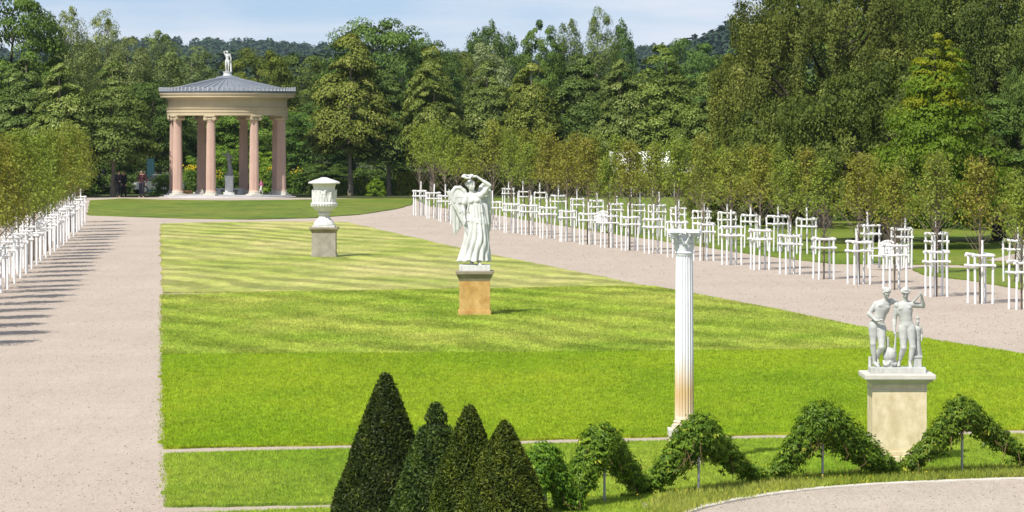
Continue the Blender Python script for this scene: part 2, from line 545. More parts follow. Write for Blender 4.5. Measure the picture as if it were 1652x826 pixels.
right_edge = [(560, 357.5), (640, 376), (760, 403), (900, 431), (1040, 459)]
lawn('central_lawn', [(259.5, 362), (263, 360), (330, 358), (450, 356.4)] + right_edge + [(800, 463.5), (500, 468), (262.5, 470.5)], G_far)
_, pmid = lawn('central_lawn', [(262.8, 475), (420, 471.3), (700, 466.6), (900, 463.3), (1052, 461), (1250, 498), (1380, 525), (1440, 535.5), (1440, 561.5), (900, 567), (264.2, 570.5)], G_mid)
_, pnear = lawn('central_lawn', [(264.4, 570.6), (900, 567.1), (1440.2, 561.6), (1440.2, 535.6), (1510, 548), (1652, 570), (1760, 584), (1800, 684), (1652, 689), (1220, 696.5), (560, 712.5), (266, 719)], G_near)
_, pfr1 = lawn('front_lawn', [(267.5, 730), (560, 722), (1220, 706), (1652, 698), (1790, 695), (1880, 763), (1640, 766), (1390, 776), (1246, 789), (1130, 810), (1088, 830), (1060, 828), (1030, 796), (962, 798), (560, 806.5), (270.5, 813)], G_front)
_, pfr2 = lawn('front_lawn', [(271.5, 828), (560, 815), (962, 802.5), (1026, 800.5), (1056, 840), (1030, 900), (273, 960)], G_front)
lawn('temple_lawn', [(142, 346), (146, 322.5), (200, 319.6), (262, 321.6), (367, 322.8), (475, 321.6), (560, 320.2), (640, 319.5), (668, 320), (664, 329), (640, 336), (580, 345), (500, 350.5), (400, 352.8), (300, 351.3), (200, 348)], G_temple)
lawn('side_lawn', [(672, 321), (690, 331), (730, 336), (791, 343.5), (860, 355.5), (1000, 377), (1230, 410.5), (1345, 423.5), (1420, 424.3), (1652, 426), (1900, 430), (2300, 400), (2300, 330), (1800, 322), (1100, 318.5), (800, 319)], G_side)
lawn('side_lawn', [(1470, 433), (1494, 442), (1570, 451), (1652, 465), (1900, 500), (1950, 470), (1652, 432), (1490, 430.5)], G_side)
# narrow side path that runs off to the right between the trees
bp = [(1652, 409), (1640, 411), (1615, 417), (1590, 423), (1652, 424), (1760, 424), (1760, 405)]
flat('gravel_path', [tuple(P(x, y)[:2]) for x, y in bp], 0.056, M_gravel)

# terrace path in the foreground with its stone kerb
kc = [(1040, 880), (1090, 842), (1130, 823), (1246, 801), (1390, 787), (1640, 777), (1900, 772)]
kw = [P(x, y) for x, y in kc]
inner = [tuple(p[:2]) for p in kw]
flat('terrace_path', inner + [(30, 60), (30, 20), (6, 20)], 0.03, M_gravel2)
kerb = empty('stone_kerb', kw[3], 0, 'pale stone kerb curving along the terrace gravel path at the lower right', 'kerb')
def cr(pts, n):
    out = []
    for i in range(len(pts) - 1):
        p0, p1, p2, p3 = pts[max(i - 1, 0)], pts[i], pts[i + 1], pts[min(i + 2, len(pts) - 1)]
        for j in range(n):
            t = j / n
            out.append(0.5 * ((2 * p1) + (-p0 + p2) * t + (2 * p0 - 5 * p1 + 4 * p2 - p3) * t * t + (-p0 + 3 * p1 - 3 * p2 + p3) * t ** 3))
    out.append(pts[-1])
    return out
kpts = cr([Vector((p.x, p.y, 0)) for p in kw], 40)
M_kerb = stone('kerb stone', (0.46, 0.42, 0.35), (0.64, 0.60, 0.53), 3.0, 0.9, 0.4, 0.01)
acc, seg = 0.0, [kpts[0]]
for a, b in zip(kpts[:-1], kpts[1:]):
    acc += (b - a).length
    seg.append(b)
    if acc > 0.62:
        mid = (seg[0] + seg[-1]) / 2
        d = seg[-1] - seg[0]
        mb = MB()
        mb.box((0, 0, 0.0), (d.length - 0.012, 0.16 + random.uniform(-.01, .01), 0.16), bevel=0.012)
        mb.obj('kerb_stone', M_kerb, kerb, loc=(mid.x - kw[3].x, mid.y - kw[3].y, -0.026 + random.uniform(-0.004, 0.004)), rot=(0, random.uniform(-.01, .01), math.atan2(d.y, d.x)))
        acc, seg = 0.0, [b]

# blades of grass on the nearer lawns
def inside(px, py, poly):
    c = np.zeros(len(px), bool)
    n = len(poly)
    j = n - 1
    for i in range(n):
        xi, yi = poly[i]; xj, yj = poly[j]
        cond = ((yi > py) != (yj > py))
        with np.errstate(divide='ignore', invalid='ignore'):
            c ^= cond & (px < (xj - xi) * (py - yi) / (yj - yi) + xi)
        j = i
    return c

def blades(name, poly, n, h, w, mat, z=0.045, ybias=0.0, edge=0):
    poly = np.array(poly)
    lo, hi = poly.min(0), poly.max(0)
    xs = rng.uniform(lo[0], hi[0], n * 2)
    ys = lo[1] + (hi[1] - lo[1]) * rng.random(n * 2) ** (1 + ybias)
    k = inside(xs, ys, [tuple(p) for p in poly])
    # keep to what the picture can show, with some margin
    k &= np.abs(xs) < (ys * 0.155 + 1.5)
    xs, ys = xs[k], ys[k]
    if edge:
        rs = np.array(resample([tuple(p) for p in poly], edge))
        rs = rs + rng.normal(0, 0.04, rs.shape)
        e2 = np.repeat(rs, 5, 0) + rng.normal(0, 0.03, (len(rs) * 5, 2))
        k = np.abs(e2[:, 0]) < (e2[:, 1] * 0.155 + 1.5)
        xs, ys = np.concatenate([xs, e2[k, 0]]), np.concatenate([ys, e2[k, 1]])
    m = len(xs)
    a = rng.uniform(0, 2 * PI, m)
    hh = h * rng.uniform(0.55, 1.3, m)
    lean = rng.uniform(0.2, 0.9, m) * hh
    la = rng.uniform(0, 2 * PI, m)
    dx, dy = np.cos(a) * w / 2, np.sin(a) * w / 2
    v = np.empty((m, 3, 3))
    v[:, 0] = np.stack([xs - dx, ys - dy, np.full(m, z)], 1)
    v[:, 1] = np.stack([xs + dx, ys + dy, np.full(m, z)], 1)
    v[:, 2] = np.stack([xs + np.cos(la) * lean, ys + np.sin(la) * lean, z + hh], 1)
    r = np.repeat(rng.random(m), 3)
    me = np_mesh(name, v.reshape(-1, 3), np.arange(m * 3).reshape(-1, 3), mat, attr={'rnd': r})
    return tag(link(name, me), kind='stuff')

blades('lawn_grass', pnear, 330000, 0.036, 0.014, B_near, z=0.035, ybias=0.4, edge=0.05)
blades('lawn_grass', pmid, 230000, 0.03, 0.02, B_mid, ybias=0.2, edge=0.06)
blades('lawn_grass', pfr1, 210000, 0.034, 0.011, B_front, z=0.035, edge=0.05)
blades('lawn_grass', pfr2, 70000, 0.034, 0.011, B_front, z=0.035, edge=0.05)
verge = [tuple(P(x, y)[:2]) for x, y in [(1052, 842), (1060, 812), (1130, 797), (1246, 780), (1390, 768), (1640, 760), (1880, 756), (1880, 771), (1640, 775), (1390, 785), (1246, 799), (1130, 821), (1092, 838)]]
blades('verge_grass', verge, 34000, 0.085, 0.015, B_verge, edge=0.03)

# loose stones and a few fallen leaves on the gravel
M_pebble, nt_, out_ = new_mat('loose stones')
a_ = nt_.nodes.new('ShaderNodeAttribute'); a_.attribute_name = 'rnd'
p_ = N(nt_, 'ShaderNodeBsdfPrincipled', Roughness=0.9)
nt_.links.new(ramp(nt_, a_.outputs['Fac'], [(0.0, (0.24, 0.195, 0.15)), (0.45, (0.36, 0.30, 0.245)), (1.0, (0.52, 0.45, 0.38))]), p_.inputs['Base Color'])
nt_.links.new(p_.outputs[0], out_.inputs['Surface'])
def pebbles(poly, n, r0, r1, z, clear):
    poly = np.array(poly); lo, hi = poly.min(0), poly.max(0)
    xs = rng.uniform(lo[0], hi[0], n); ys = lo[1] + (hi[1] - lo[1]) * rng.random(n) ** 1.6
    k = inside(xs, ys, [tuple(q) for q in poly])
    for c in clear: k &= ~inside(xs, ys, c)
    xs, ys = xs[k], ys[k]; m = len(xs)
    o = np.array([(1, 0, 0), (-1, 0, 0), (0, 1, 0), (0, -1, 0), (0, 0, 1), (0, 0, -.5)], float)
    R = r0 + (r1 - r0) * rng.random(m) ** 3
    v = o[None] * R[:, None, None] * rng.uniform(.7, 1.2, (m, 6, 3)) + np.stack([xs, ys, z + R * .3], 1)[:, None]
    f = np.array([(0, 2, 4), (2, 1, 4), (1, 3, 4), (3, 0, 4), (2, 0, 5), (1, 2, 5), (3, 1, 5), (0, 3, 5)])
    F_ = (f[None] + (np.arange(m) * 6)[:, None, None]).reshape(-1, 3)
    tag(link('loose_stones', np_mesh('loose_stones', v.reshape(-1, 3), F_, M_pebble, attr={'rnd': np.repeat(rng.random(m), 6)})), kind='stuff')
gl = [tuple(P(x, y)[:2]) for x, y in [(-40, 840), (270, 840), (258, 362), (150, 352), (-40, 480)]]
gr = [tuple(P(x, y)[:2]) for x, y in [(566, 356), (670, 340), (1000, 385), (1400, 440), (1700, 480), (1700, 580), (1380, 524), (1040, 457)]]
gt = inner + [(9, 38), (6, 40)]
pebbles(gl, 46000, .004, .015, 0, [pnear, pfr1, pfr2])
pebbles(gr, 40000, .005, .019, 0, [])
pebbles(gt, 9000, .004, .012, .03, [])

# ------------------------------------------------------------------ foliage
def leaves_mesh(name, pos, nrm, size, mat, aspect=0.55, fold=0.25, droop=None, rnd=None):
    """one small folded diamond per leaf: pos, nrm (N,3), size (N)"""
    n = len(pos)
    nrm = nrm / np.maximum(np.linalg.norm(nrm, axis=1, keepdims=True), 1e-6)
    t = rng.normal(size=(n, 3))
    if droop is not None:
        t = t * 0.55 + droop
    t -= nrm * (t * nrm).sum(1, keepdims=True)
    t /= np.maximum(np.linalg.norm(t, axis=1, keepdims=True), 1e-6)
    b = np.cross(nrm, t)
    s = size[:, None]
    v = np.empty((n, 4, 3))
    v[:, 0] = pos - t * s * 0.5
    v[:, 1] = pos + b * s * aspect * 0.5 + nrm * s * fold * 0.3
    v[:, 2] = pos + t * s * 0.5 - nrm * s * fold * 0.4
    v[:, 3] = pos - b * s * aspect * 0.5 + nrm * s * fold * 0.3
    if rnd is None:
        rnd = rng.random(n)
    return np_mesh(name, v.reshape(-1, 3), np.arange(n * 4).reshape(-1, 4), mat, attr={'rnd': np.repeat(rnd, 4)})

def lump(th, u, seed):
    r = np.random.default_rng(seed)
    out = np.zeros_like(th)
    for i in range(7):
        k, m = r.integers(1, 6), r.uniform(2, 16)
        out += np.sin(k * th + m * u + r.uniform(0, 6.28)) * r.uniform(0.3, 1.0) / (1 + 0.25 * k)
    return out / 3.2

def crown(rad, z0, z1, nclump, per, csize, leaf, seed, mat, name='foliage', lumpy=0.18, inner=0.45, droop=0.25, aspect=0.6, flat=0.55, up=0.7, tri_tint=None, hang=0.0, tipdroop=None, gap=0.0):
    """leaf clumps through a crown volume; rad(u) = radius at height fraction u. returns mesh and clump centres"""
    r = np.random.default_rng(seed)
    us = np.linspace(0, 1, 200)
    w = np.array([rad(x) for x in us]) ** 1.4 + 1e-4
    cdf = np.cumsum(w); cdf /= cdf[-1]
    u = np.interp(r.random(nclump), cdf, us)
    th = r.uniform(0, 2 * PI, nclump)
    R = np.array([rad(x) for x in u]) * (1 + lumpy * lump(th, u, seed + 1))
    rr = R * (inner + (1 - inner) * r.random(nclump) ** 0.6)
    if gap > 0:
        keep = lump(th * 1.0, u * 1.5, seed + 2) > -gap
        u, th, R, rr = u[keep], th[keep], R[keep], rr[keep]
    n = len(u)
    c = np.stack([rr * np.cos(th), rr * np.sin(th), z0 + u * (z1 - z0) - droop * rr * (rr / np.maximum(R, 1e-3)) * 0.5], 1)
    k = np.repeat(np.arange(n), per)
    cs = csize * r.uniform(0.6, 1.4, n) * (0.4 + 0.6 * np.minimum(1, R / (0.55 * np.max(R))))
    out = np.stack([np.cos(th), np.sin(th), np.zeros(n)], 1)
    dv = r.normal(size=(n * per, 3)); dv /= np.linalg.norm(dv, axis=1, keepdims=True)
    if hang > 0:                                                # curtains of hanging twigs
        off = dv * (cs[k] * r.random(n * per) ** 0.5)[:, None]
        z_ = r.random(n * per) ** 1.3
        off[:, 2] = off[:, 2] * 0.35 - z_ * hang * r.uniform(0.7, 1.3, n)[k]
        off[:, :2] *= (1 - 0.45 * z_)[:, None]
        on = dv.copy(); on[:, 2] = 0.25 - 0.2 * z_
        nrm = on * 0.9 + out[k] * 0.6 + np.array([0, 0, up * 0.5]) + r.normal(size=(n * per, 3)) * 0.4
    else:                                                       # boughs: leaves lie over the top and outside of each clump
        lowh = dv[:, 2] < -0.15
        dv[lowh & (r.random(n * per) < 0.7), 2] *= -1
        q_ = r.random(n * per) ** 0.3
        off = dv * (cs[k] * 1.75 * q_)[:, None]
        off[:, 2] *= flat
        ro = (off * out[k]).sum(1)
        off[:, 2] -= droop * np.maximum(ro, -0.2 * csize) * 1.1
        nrm = dv * 1.0 + out[k] * 0.3 + np.array([0, 0, up * 0.5]) + r.normal(size=(n * per, 3)) * 0.35
    pos = c[k] + off
    size = leaf * r.uniform(0.6, 1.35, n * per)
    clr = np.clip(r.random(n)[k] * 0.5 + r.random(n * per) * 0.5, 0, 1)
    dr = np.tile(np.array([[0, 0, -0.7]]), (n * per, 1)) + out[k] * 0.4
    return leaves_mesh(name, pos, nrm, size, mat, aspect, 0.3, dr, clr), c

def trunk_mesh(h, r0, r1, centres, z0, seed, mat, nl=14, name='trunk', lean=0.03, lr=0.35, fork=False):
    r = np.random.default_rng(seed)
    mb = MB()
    pts, rad = [], []
    K = 7
    ph = r.uniform(0, 6.28)
    for i in range(K):
        t = i / (K - 1)
        pts.append((lean * h * math.sin(ph + 2.2 * t) * t, lean * h * math.cos(ph + 2.7 * t) * t, h * t - (0.05 if i == 0 else 0)))
        rad.append((r0 + (r1 - r0) * t) * (1.35 if i == 0 else 1.0))
    mb.tube(pts, rad, 10)
    pick = r.choice(len(centres), min(nl, len(centres)), replace=False)
    for i in pick:
        c = centres[i]
        zt = max(z0 * (0.85 if not fork else 0.75), min(c[2] - 0.55 * math.hypot(c[0], c[1]), h * 0.92))
        t = zt / h
        j = min(int(t * (K - 1)), K - 2)
        f = t * (K - 1) - j
        p0 = Vector(pts[j]).lerp(Vector(pts[j + 1]), f)
        rr = (r0 + (r1 - r0) * t) * lr * 1.3
        p3 = Vector(c)
        p1 = p0.lerp(p3, 0.35) + Vector((r.normal(0, .04), r.normal(0, .04), -0.03)) * h * 0.4
        p2 = p0.lerp(p3, 0.7) + Vector((r.normal(0, .03), r.normal(0, .03), 0.03)) * h * 0.4
        mb.tube([p0, p1, p2, p3], [rr, rr * 0.75, rr * 0.5, rr * 0.2], 6, cap=False)
    return mb.mesh(name, mat, True)

# tree kinds, each about 10 m tall; several shapes of each
def rad_linden(u): return 2.75 * (max(0.0, 1 - u) ** 0.72) * (0.5 + 0.5 * min(1, u / 0.2))
def rad_round(u): return 3.6 * math.sqrt(max(0.0, 1 - (2 * u - 0.9) ** 2 / 1.21)) if u < 1 else 0.1
def rad_willow(u): return 2.4 * math.sqrt(max(0.0, 1 - (1.9 * u - 0.75) ** 2 / 1.35)) * (1 - 0.45 * u)
def rad_poplar(u): return 1.5 * (math.sin(PI * min(1, u * 0.88 + 0.1)) ** 0.6)
def rad_shrub(u): return 3.2 * math.sqrt(max(0.0, 1 - u ** 2.2))
def rad_cone(u): return 3.0 * (max(0.0, 1 - u) ** 0.8) * (0.7 + 0.3 * min(1, u / 0.12)) + 0.1

KIND = {}
def kind(name, n, fn): KIND[name] = [fn(i) for i in range(n)]
def k_linden(i):
    fo, c = crown(rad_linden, 2.9, 10.15, 165, 210, 0.36, 0.16, 100 + i, L_linden, lumpy=0.3, droop=0.55, flat=0.5, gap=0.8, inner=0.6)
    return fo, trunk_mesh(9.4, 0.14, 0.03, c, 2.9, 130 + i, M_bark, 16)
def k_round(i):
    fo, c = crown(rad_round, 1.9, 10.0, 200, 210, 0.44, 0.17, 200 + i, L_round, lumpy=0.35, droop=0.2, flat=0.6, gap=0.8, inner=0.6)
    return fo, trunk_mesh(8.2, 0.26, 0.05, c, 2.4, 230 + i, M_bark_d, 22, lean=0.05)
def k_willow(i):
    fo, c = crown(rad_willow, 1.7, 10.0, 280, 95, 0.32, 0.15, 300 + i, L_willow, lumpy=0.45, droop=0.1, flat=1.1, up=0.4, gap=0.55, aspect=0.4)
    return fo, trunk_mesh(9.0, 0.17, 0.03, c, 2.4, 330 + i, M_bark, 22, lean=0.05)
def k_poplar(i):
    fo, c = crown(rad_poplar, 1.0, 10.0, 170, 90, 0.30, 0.18, 400 + i, L_round, lumpy=0.3, droop=-0.3, flat=1.3, up=0.4, gap=0.8)
    return fo, trunk_mesh(9.3, 0.18, 0.03, c, 1.5, 430 + i, M_bark, 12)
def k_shrub(i):
    fo, c = crown(rad_shrub, 0.05, 5.0, 170, 140, 0.32, 0.16, 500 + i, L_round, lumpy=0.3, droop=0.1, flat=0.7, inner=0.4)
    return fo, trunk_mesh(3.6, 0.12, 0.03, c, 0.4, 530 + i, M_bark_d, 14)
def k_cone(i):
    fo, c = crown(rad_cone, 1.4, 10.0, 200, 170, 0.40, 0.15, 600 + i, L_gold, lumpy=0.3, droop=0.15, flat=0.5, gap=0.8)
    return fo, trunk_mesh(9.0, 0.2, 0.03, c, 1.7, 630 + i, M_bark_d, 20)
kind('linden', 4, k_linden); kind('round', 4, k_round); kind('willow', 3, k_willow)
kind('poplar', 2, k_poplar); kind('shrub', 3, k_shrub); kind('cone', 1, k_cone)
BASEH = {'linden': 10, 'round': 10, 'willow': 10, 'poplar': 10, 'shrub': 5, 'cone': 10}
BASEW = {'linden': 5.3, 'round': 7.4, 'willow': 4.6, 'poplar': 3.2, 'shrub': 6.6, 'cone': 6.0}
SPEC = {'linden': 'linden_tree', 'round': 'broadleaf_tree', 'willow': 'willow_tree', 'poplar': 'poplar_tree', 'shrub': 'shrub', 'cone': 'beech_tree'}
kcount = {}
def tree(sp, px, top, wpx, y, tint, label, group='trees behind the garden', cat=None):
    i = kcount.get(sp, 0); kcount[sp] = i + 1
    fo, tr = KIND[sp][i % len(KIND[sp])]
    h = ztop(top, y)
    w = wpx / F * y
    root = empty(SPEC[sp], at(px, y), rng.uniform(0, 6.28), label, cat or ('shrub' if sp == 'shrub' else 'tree'), group)
    s = (w / BASEW[sp], w / BASEW[sp], h / BASEH[sp])
    a = link('crown', fo, root, scl=s)
    a.color = (*tint, 1)
    link('trunk', tr, root, scl=s)
    return root

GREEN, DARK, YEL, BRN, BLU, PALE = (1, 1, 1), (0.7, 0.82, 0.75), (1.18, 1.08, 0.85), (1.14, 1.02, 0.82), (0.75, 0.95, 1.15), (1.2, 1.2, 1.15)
T = [
 ('round', 15, -14, 190, 262, (0.95, 1.1, 0.9), 'tall dark green broad tree filling the upper left corner'),
 ('willow', 112, 12, 92, 300, PALE, 'tall pale feathery tree, left one of two tips left of the temple'),
 ('willow', 168, 18, 92, 305, PALE, 'tall pale feathery tree, right one of two tips left of the temple'),
 ('willow', 212, 60, 110, 290, GREEN, 'grey green airy tree just right of the two feathery tips'),
 ('willow', 258, 50, 120, 292, (0.9, 1, 0.9), 'rounded grey green tree left of the temple roof'),
 ('willow', 318, 76, 110, 300, (0.85, .95, 0.95), 'low willowy tree rising over the left edge of the temple roof'),
 ('linden', 38, 92, 150, 246, (0.85, 0.95, 0.95), 'dark linden behind the left row of young trees, nearest the edge'),
 ('linden', 100, 98, 140, 243, PALE, 'pale linden behind the far end of the left row'),
 ('linden', 182, 98, 150, 244.5, (0.9, .95, 0.9), 'dark linden with pale trunk beside the group of dark dressed people'),
 ('round', 240, 130, 150, 268, DARK, 'dark leafy tree tight against the left side of the temple'),
 ('round', 330, 150, 170, 275, (0.9, 1.05, 1), 'broad green tree directly behind the left temple columns'),
 ('round', 415, 72, 130, 300, BRN, 'rounded rusty brown tree right of the roof statue'),
 ('round', 420, 165, 150, 272, (1.1, 1.3, 0.9), 'bright green tree directly behind the right temple columns'),
 ('round', 482, 86, 140, 335, GREEN, 'mid green tree behind the right end of the temple roof'),
 ('round', 508, 168, 130, 262, (0.72, 0.95, 0.88), 'dark bluish green tree right of the temple with branches near the ground'),
 ('linden', 566, 42, 150, 250, BRN, 'tall bronze tinged linden with twin bare trunks right of the temple'),
 ('round', 612, 24, 200, 315, (0.85, 1, 0.95), 'tallest dark oak crown right of the temple'),
 ('linden', 628, 110, 130, 251, DARK, 'dark linden between the bronze linden and the slim linden'),
 ('round', 688, 62, 120, 345, (0.85, 1, 1.05), 'bluish green crown behind the slim linden'),
 ('linden', 696, 70, 118, 249, (1.1, 1.05, 0.9), 'slim pointed linden behind the far end of the right row'),
 ('round', 742, 78, 90, 370, BRN, 'brownish crown left of the pale willow in the distance'),
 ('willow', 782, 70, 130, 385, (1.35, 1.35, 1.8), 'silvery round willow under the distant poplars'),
 ('poplar', 768, 48, 44, 430, (0.8, 0.95, 0.95), 'left poplar of the distant dark clump'),
 ('poplar', 795, 40, 48, 435, (0.8, 0.95, 0.95), 'middle and tallest poplar of the distant dark clump'),
 ('poplar', 823, 54, 36, 440, (0.8, 0.95, 0.95), 'right poplar of the distant dark clump'),
 ('linden', 786, 96, 135, 251, GREEN, 'pointed linden behind the winged statue'),
 ('linden', 856, 92, 125, 250, YEL, 'yellowish linden to the right of the winged statue'),
 ('round', 874, 36, 90, 325, (0.95, 1.1, 0.9), 'round topped tree behind the yellowish linden'),
 ('willow', 918, 32, 84, 340, (0.75, 0.85, 0.7), 'open crowned tree with a bare pale limb against the sky'),
 ('willow', 968, 14, 84, 320, (0.8, 0.9, 0.7), 'tallest drooping birch like tree at mid skyline'),
 ('poplar', 1006, 38, 44, 410, (0.8, 1, 1.1), 'single distant poplar right of the birch like tree'),
 ('linden', 936, 86, 140, 252, DARK, 'dark linden left of the white column capital'),
 ('linden', 1002, 92, 120, 250, GREEN, 'mid green linden above the corinthian column'),
 ('linden', 1068, 70, 165, 251, (1.05, 1.1, 0.9), 'wide bright linden right of the corinthian column'),
 ('round', 1046, 118, 120, 300, GREEN, 'green crown filling the gap behind the wide bright linden'),
 ('round', 1112, 62, 130, 350, (0.95, 1.15, 1.2), 'soft grey green crown under the dark hill at right'),
 ('linden', 1146, 104, 130, 247, (0.95, 1, 0.85), 'linden at the left flank of the great weeping beech'),
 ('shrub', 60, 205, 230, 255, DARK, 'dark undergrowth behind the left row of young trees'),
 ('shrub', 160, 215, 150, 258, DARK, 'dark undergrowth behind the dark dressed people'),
 ('shrub', 266, 280, 50, 250, (1, 1.25, 0.9), 'light green bush beside the left temple column'),
 ('shrub', 345, 235, 120, 258, (1.2, 1.45, 0.8), 'leafy shrub behind the temple statue, left side'),
 ('shrub', 432, 245, 90, 259, (1.5, 1.7, 0.8), 'yellow green shrub behind the right temple columns'),
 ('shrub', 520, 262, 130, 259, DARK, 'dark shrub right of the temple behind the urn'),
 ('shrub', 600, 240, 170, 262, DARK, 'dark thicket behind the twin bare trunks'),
 ('shrub', 607, 288, 34, 247.5, (1.5, 1.7, 0.7), 'small bright bush at the foot of the dark lindens'),
 ('shrub', 700, 225, 170, 264, (0.8, 0.95, 0.8), 'thicket above the hedge left of the winged statue'),
 ('shrub', 830, 215, 190, 264, (0.85, 0.95, 0.8), 'thicket above the hedge right of the winged statue'),
 ('shrub', 960, 210, 190, 266, (0.8, 0.95, 0.8), 'thicket above the hedge left of the white tent'),
 ('shrub', 1090, 205, 190, 266, (0.85, 0.95, 0.8), 'thicket behind the white tent'),
]
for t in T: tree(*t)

# great weeping beeches on the right, hanging curtains of leaves
def rad_beech(u): return 6.5 * (max(0.0, 1 - u ** 1.6) ** 0.6) * (0.86 + 0.14 * math.cos(u * 9))
def beech(px, top, wpx, y, seed, tint, label, n=1000, per=420, gap=0.6):
    h = ztop(top, y)
    w = wpx / F * y
    k = w / 13.0
    fo, c = crown(lambda u: rad_beech(u) * k, 0.9, h, n, per, 0.62, 0.135, seed, L_beech, lumpy=0.45, droop=0.35, inner=0.6, hang=1.9, up=0.4, gap=gap)
    root = empty('weeping_beech', at(px, y), 0, label, 'tree', 'trees behind the garden')
    a = link('crown', fo, root); a.color = (*tint, 1)
    link('trunk', trunk_mesh(h * 0.85, 0.5, 0.08, c, 2.2, seed + 5, M_bark_d, 30, lean=0.04), root)
beech(1350, -170, 520, 192, 41, (1, 1, 1), 'huge weeping beech with curtains of hanging leaves right of centre', 420)
beech(1610, -190, 420, 184, 47, (0.85, 0.92, 0.9), 'dark weeping beech at the upper right edge behind the yellow topped tree', 470)
beech(1210, 30, 200, 205, 53, (1.08, 1.05, 0.9), 'smaller weeping beech reaching out left of the huge one', 170)
tree('round', 1560, -150, 420, 222, (0.75, 0.85, 0.8), 'tall dark crown behind the two weeping beeches at the upper right')
tree('round', 1400, -120, 380, 226, (0.75, 0.85, 0.8), 'tall dark crown behind the huge weeping beech')
bt = tree('cone', 1512, 46, 235, 142.5, (1, 1, 1), 'bright green young beech with yellow turning top at the right')
# its yellow top: a second set of leaves
yt, _ = crown(lambda u: rad_cone(0.63 + 0.37 * u) * 1.06, 6.4, 10.15, 75, 70, 0.24, 0.14, 77, L_gtip, name='yellow_top', lumpy=0.5, droop=0.1, gap=0.3)
y_o = link('yellow_top', yt, bt, scl=bt.children[0].scale)
y_o['label'] = 'yellow turning leaves at the top'
tree('round', 1652, 96, 90, 150, (1.0, 1.08, 1.1), 'grey green tree cut by the right edge of the photo')
tree('shrub', 1180, 232, 120, 176, (1.25, 1.2, 0.8), 'bushy maple beside the side lawn left of the beech skirts')
tree('shrub', 1262, 268, 120, 178, (0.8, 0.9, 0.7), 'dark low bush under the beech behind the right rows')
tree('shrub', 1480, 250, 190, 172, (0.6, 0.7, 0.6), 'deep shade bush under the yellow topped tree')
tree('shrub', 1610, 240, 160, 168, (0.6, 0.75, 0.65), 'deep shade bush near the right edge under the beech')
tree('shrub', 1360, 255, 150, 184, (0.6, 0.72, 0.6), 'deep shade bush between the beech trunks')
tree('round', 1612, 150, 300, 152, (0.8, 0.95, 0.8), 'spreading dark tree at the right edge shading the side lawn')
tree('shrub', 1383, 383, 26, 150, (0.8, 1.0, 0.7), 'tiny clipped bush on the shaded side lawn')
for (px, py, r, hh, lab) in [(1325, 368, 0.42, 5.0, 'pale furrowed trunk of an old beech behind the right rows'), (1440, 392, 0.62, 6.0, 'thick dark trunk of an old beech behind the white bench')]:
    p = P(px, py)
    root = empty('old_tree', p, 0, lab, 'tree', 'trees behind the garden')
    fo, c = crown(lambda u: (6.4 if px < 1400 else 5.0) * math.sqrt(max(0, 1 - u * u)), 2.9, hh + 1.5, 180, 330, 0.6, 0.14, int(px), L_beech, lumpy=0.3, droop=0.15, hang=1.0, up=0.4, inner=0.25)
    link('crown', fo, root).color = (0.8, 0.88, 0.8, 1)
    link('trunk', trunk_mesh(hh, r, 0.12, c, 2.4, int(px) + 3, M_bark if px < 1400 else M_bark_d, 12, lean=0.05), root)

# clipped hedge behind the lawns
def hedge(name, x0, x1, y, top, depth, n, mat, tint, label, seed, zb=0.0):
    r = np.random.default_rng(seed)
    a, b = at(x0, y), at(x1, y)
    L = (b - a).length
    h = ztop(top, y)
    f = r.random(n)
    px_ = r.uniform(0, L, n); pz = r.uniform(zb, h, n); pd = r.uniform(0, depth, n)
    k1, k2 = f < 0.6, (f >= 0.6) & (f < 0.85)
    pd[k1] = -0.03 + r.normal(0, 0.05, k1.sum()) + 0.09 * np.sin(px_[k1] * 2.1) * np.sin(pz[k1] * 3 + px_[k1])
    pz[k2] = h + r.normal(0, 0.05, k2.sum()) + 0.05 * np.sin(px_[k2] * 1.7)
    pos = np.stack([px_, pd, pz], 1)
    nr = np.stack([r.normal(0, .5, n), -1 + r.normal(0, .5, n), 0.6 + r.normal(0, .5, n)], 1)
    root = empty(name, (a.x, a.y, 0), 0, label, 'hedge')
    o = link('foliage', leaves_mesh('foliage', pos, nr, 0.15 * r.uniform(.6, 1.3, n), mat, 0.65), root)
    o.color = (*tint, 1)
    for i in range(int(L / 0.9)):
        mb = MB()
        xx = 0.4 + i * 0.9
        mb.tube([(xx, depth / 2, -0.05), (xx + random.uniform(-.1, .1), depth / 2, h * 0.75)], [0.05, 0.02], 6)
        for q in range(4):
            mb.tube([(xx, depth / 2, h * 0.3), (xx + random.uniform(-.5, .5), random.uniform(0.1, depth - .1), h * random.uniform(.6, .95))], [0.025, 0.01], 5)
        mb.obj('stem', M_bark_d, root)
hedge('hedge', 500, 690, 251.2, 292, 0.8, 9000, L_hedge, (0.8, 0.95, 0.8), 'low dark green hedge behind the lindens left of the winged statue', 11)
hedge('hedge', 640, 1130, 250.8, 281, 1.0, 26000, L_hedge, (1.1, 1.05, 0.9), 'long clipped yellow green hedge behind the right rows of young trees', 12)

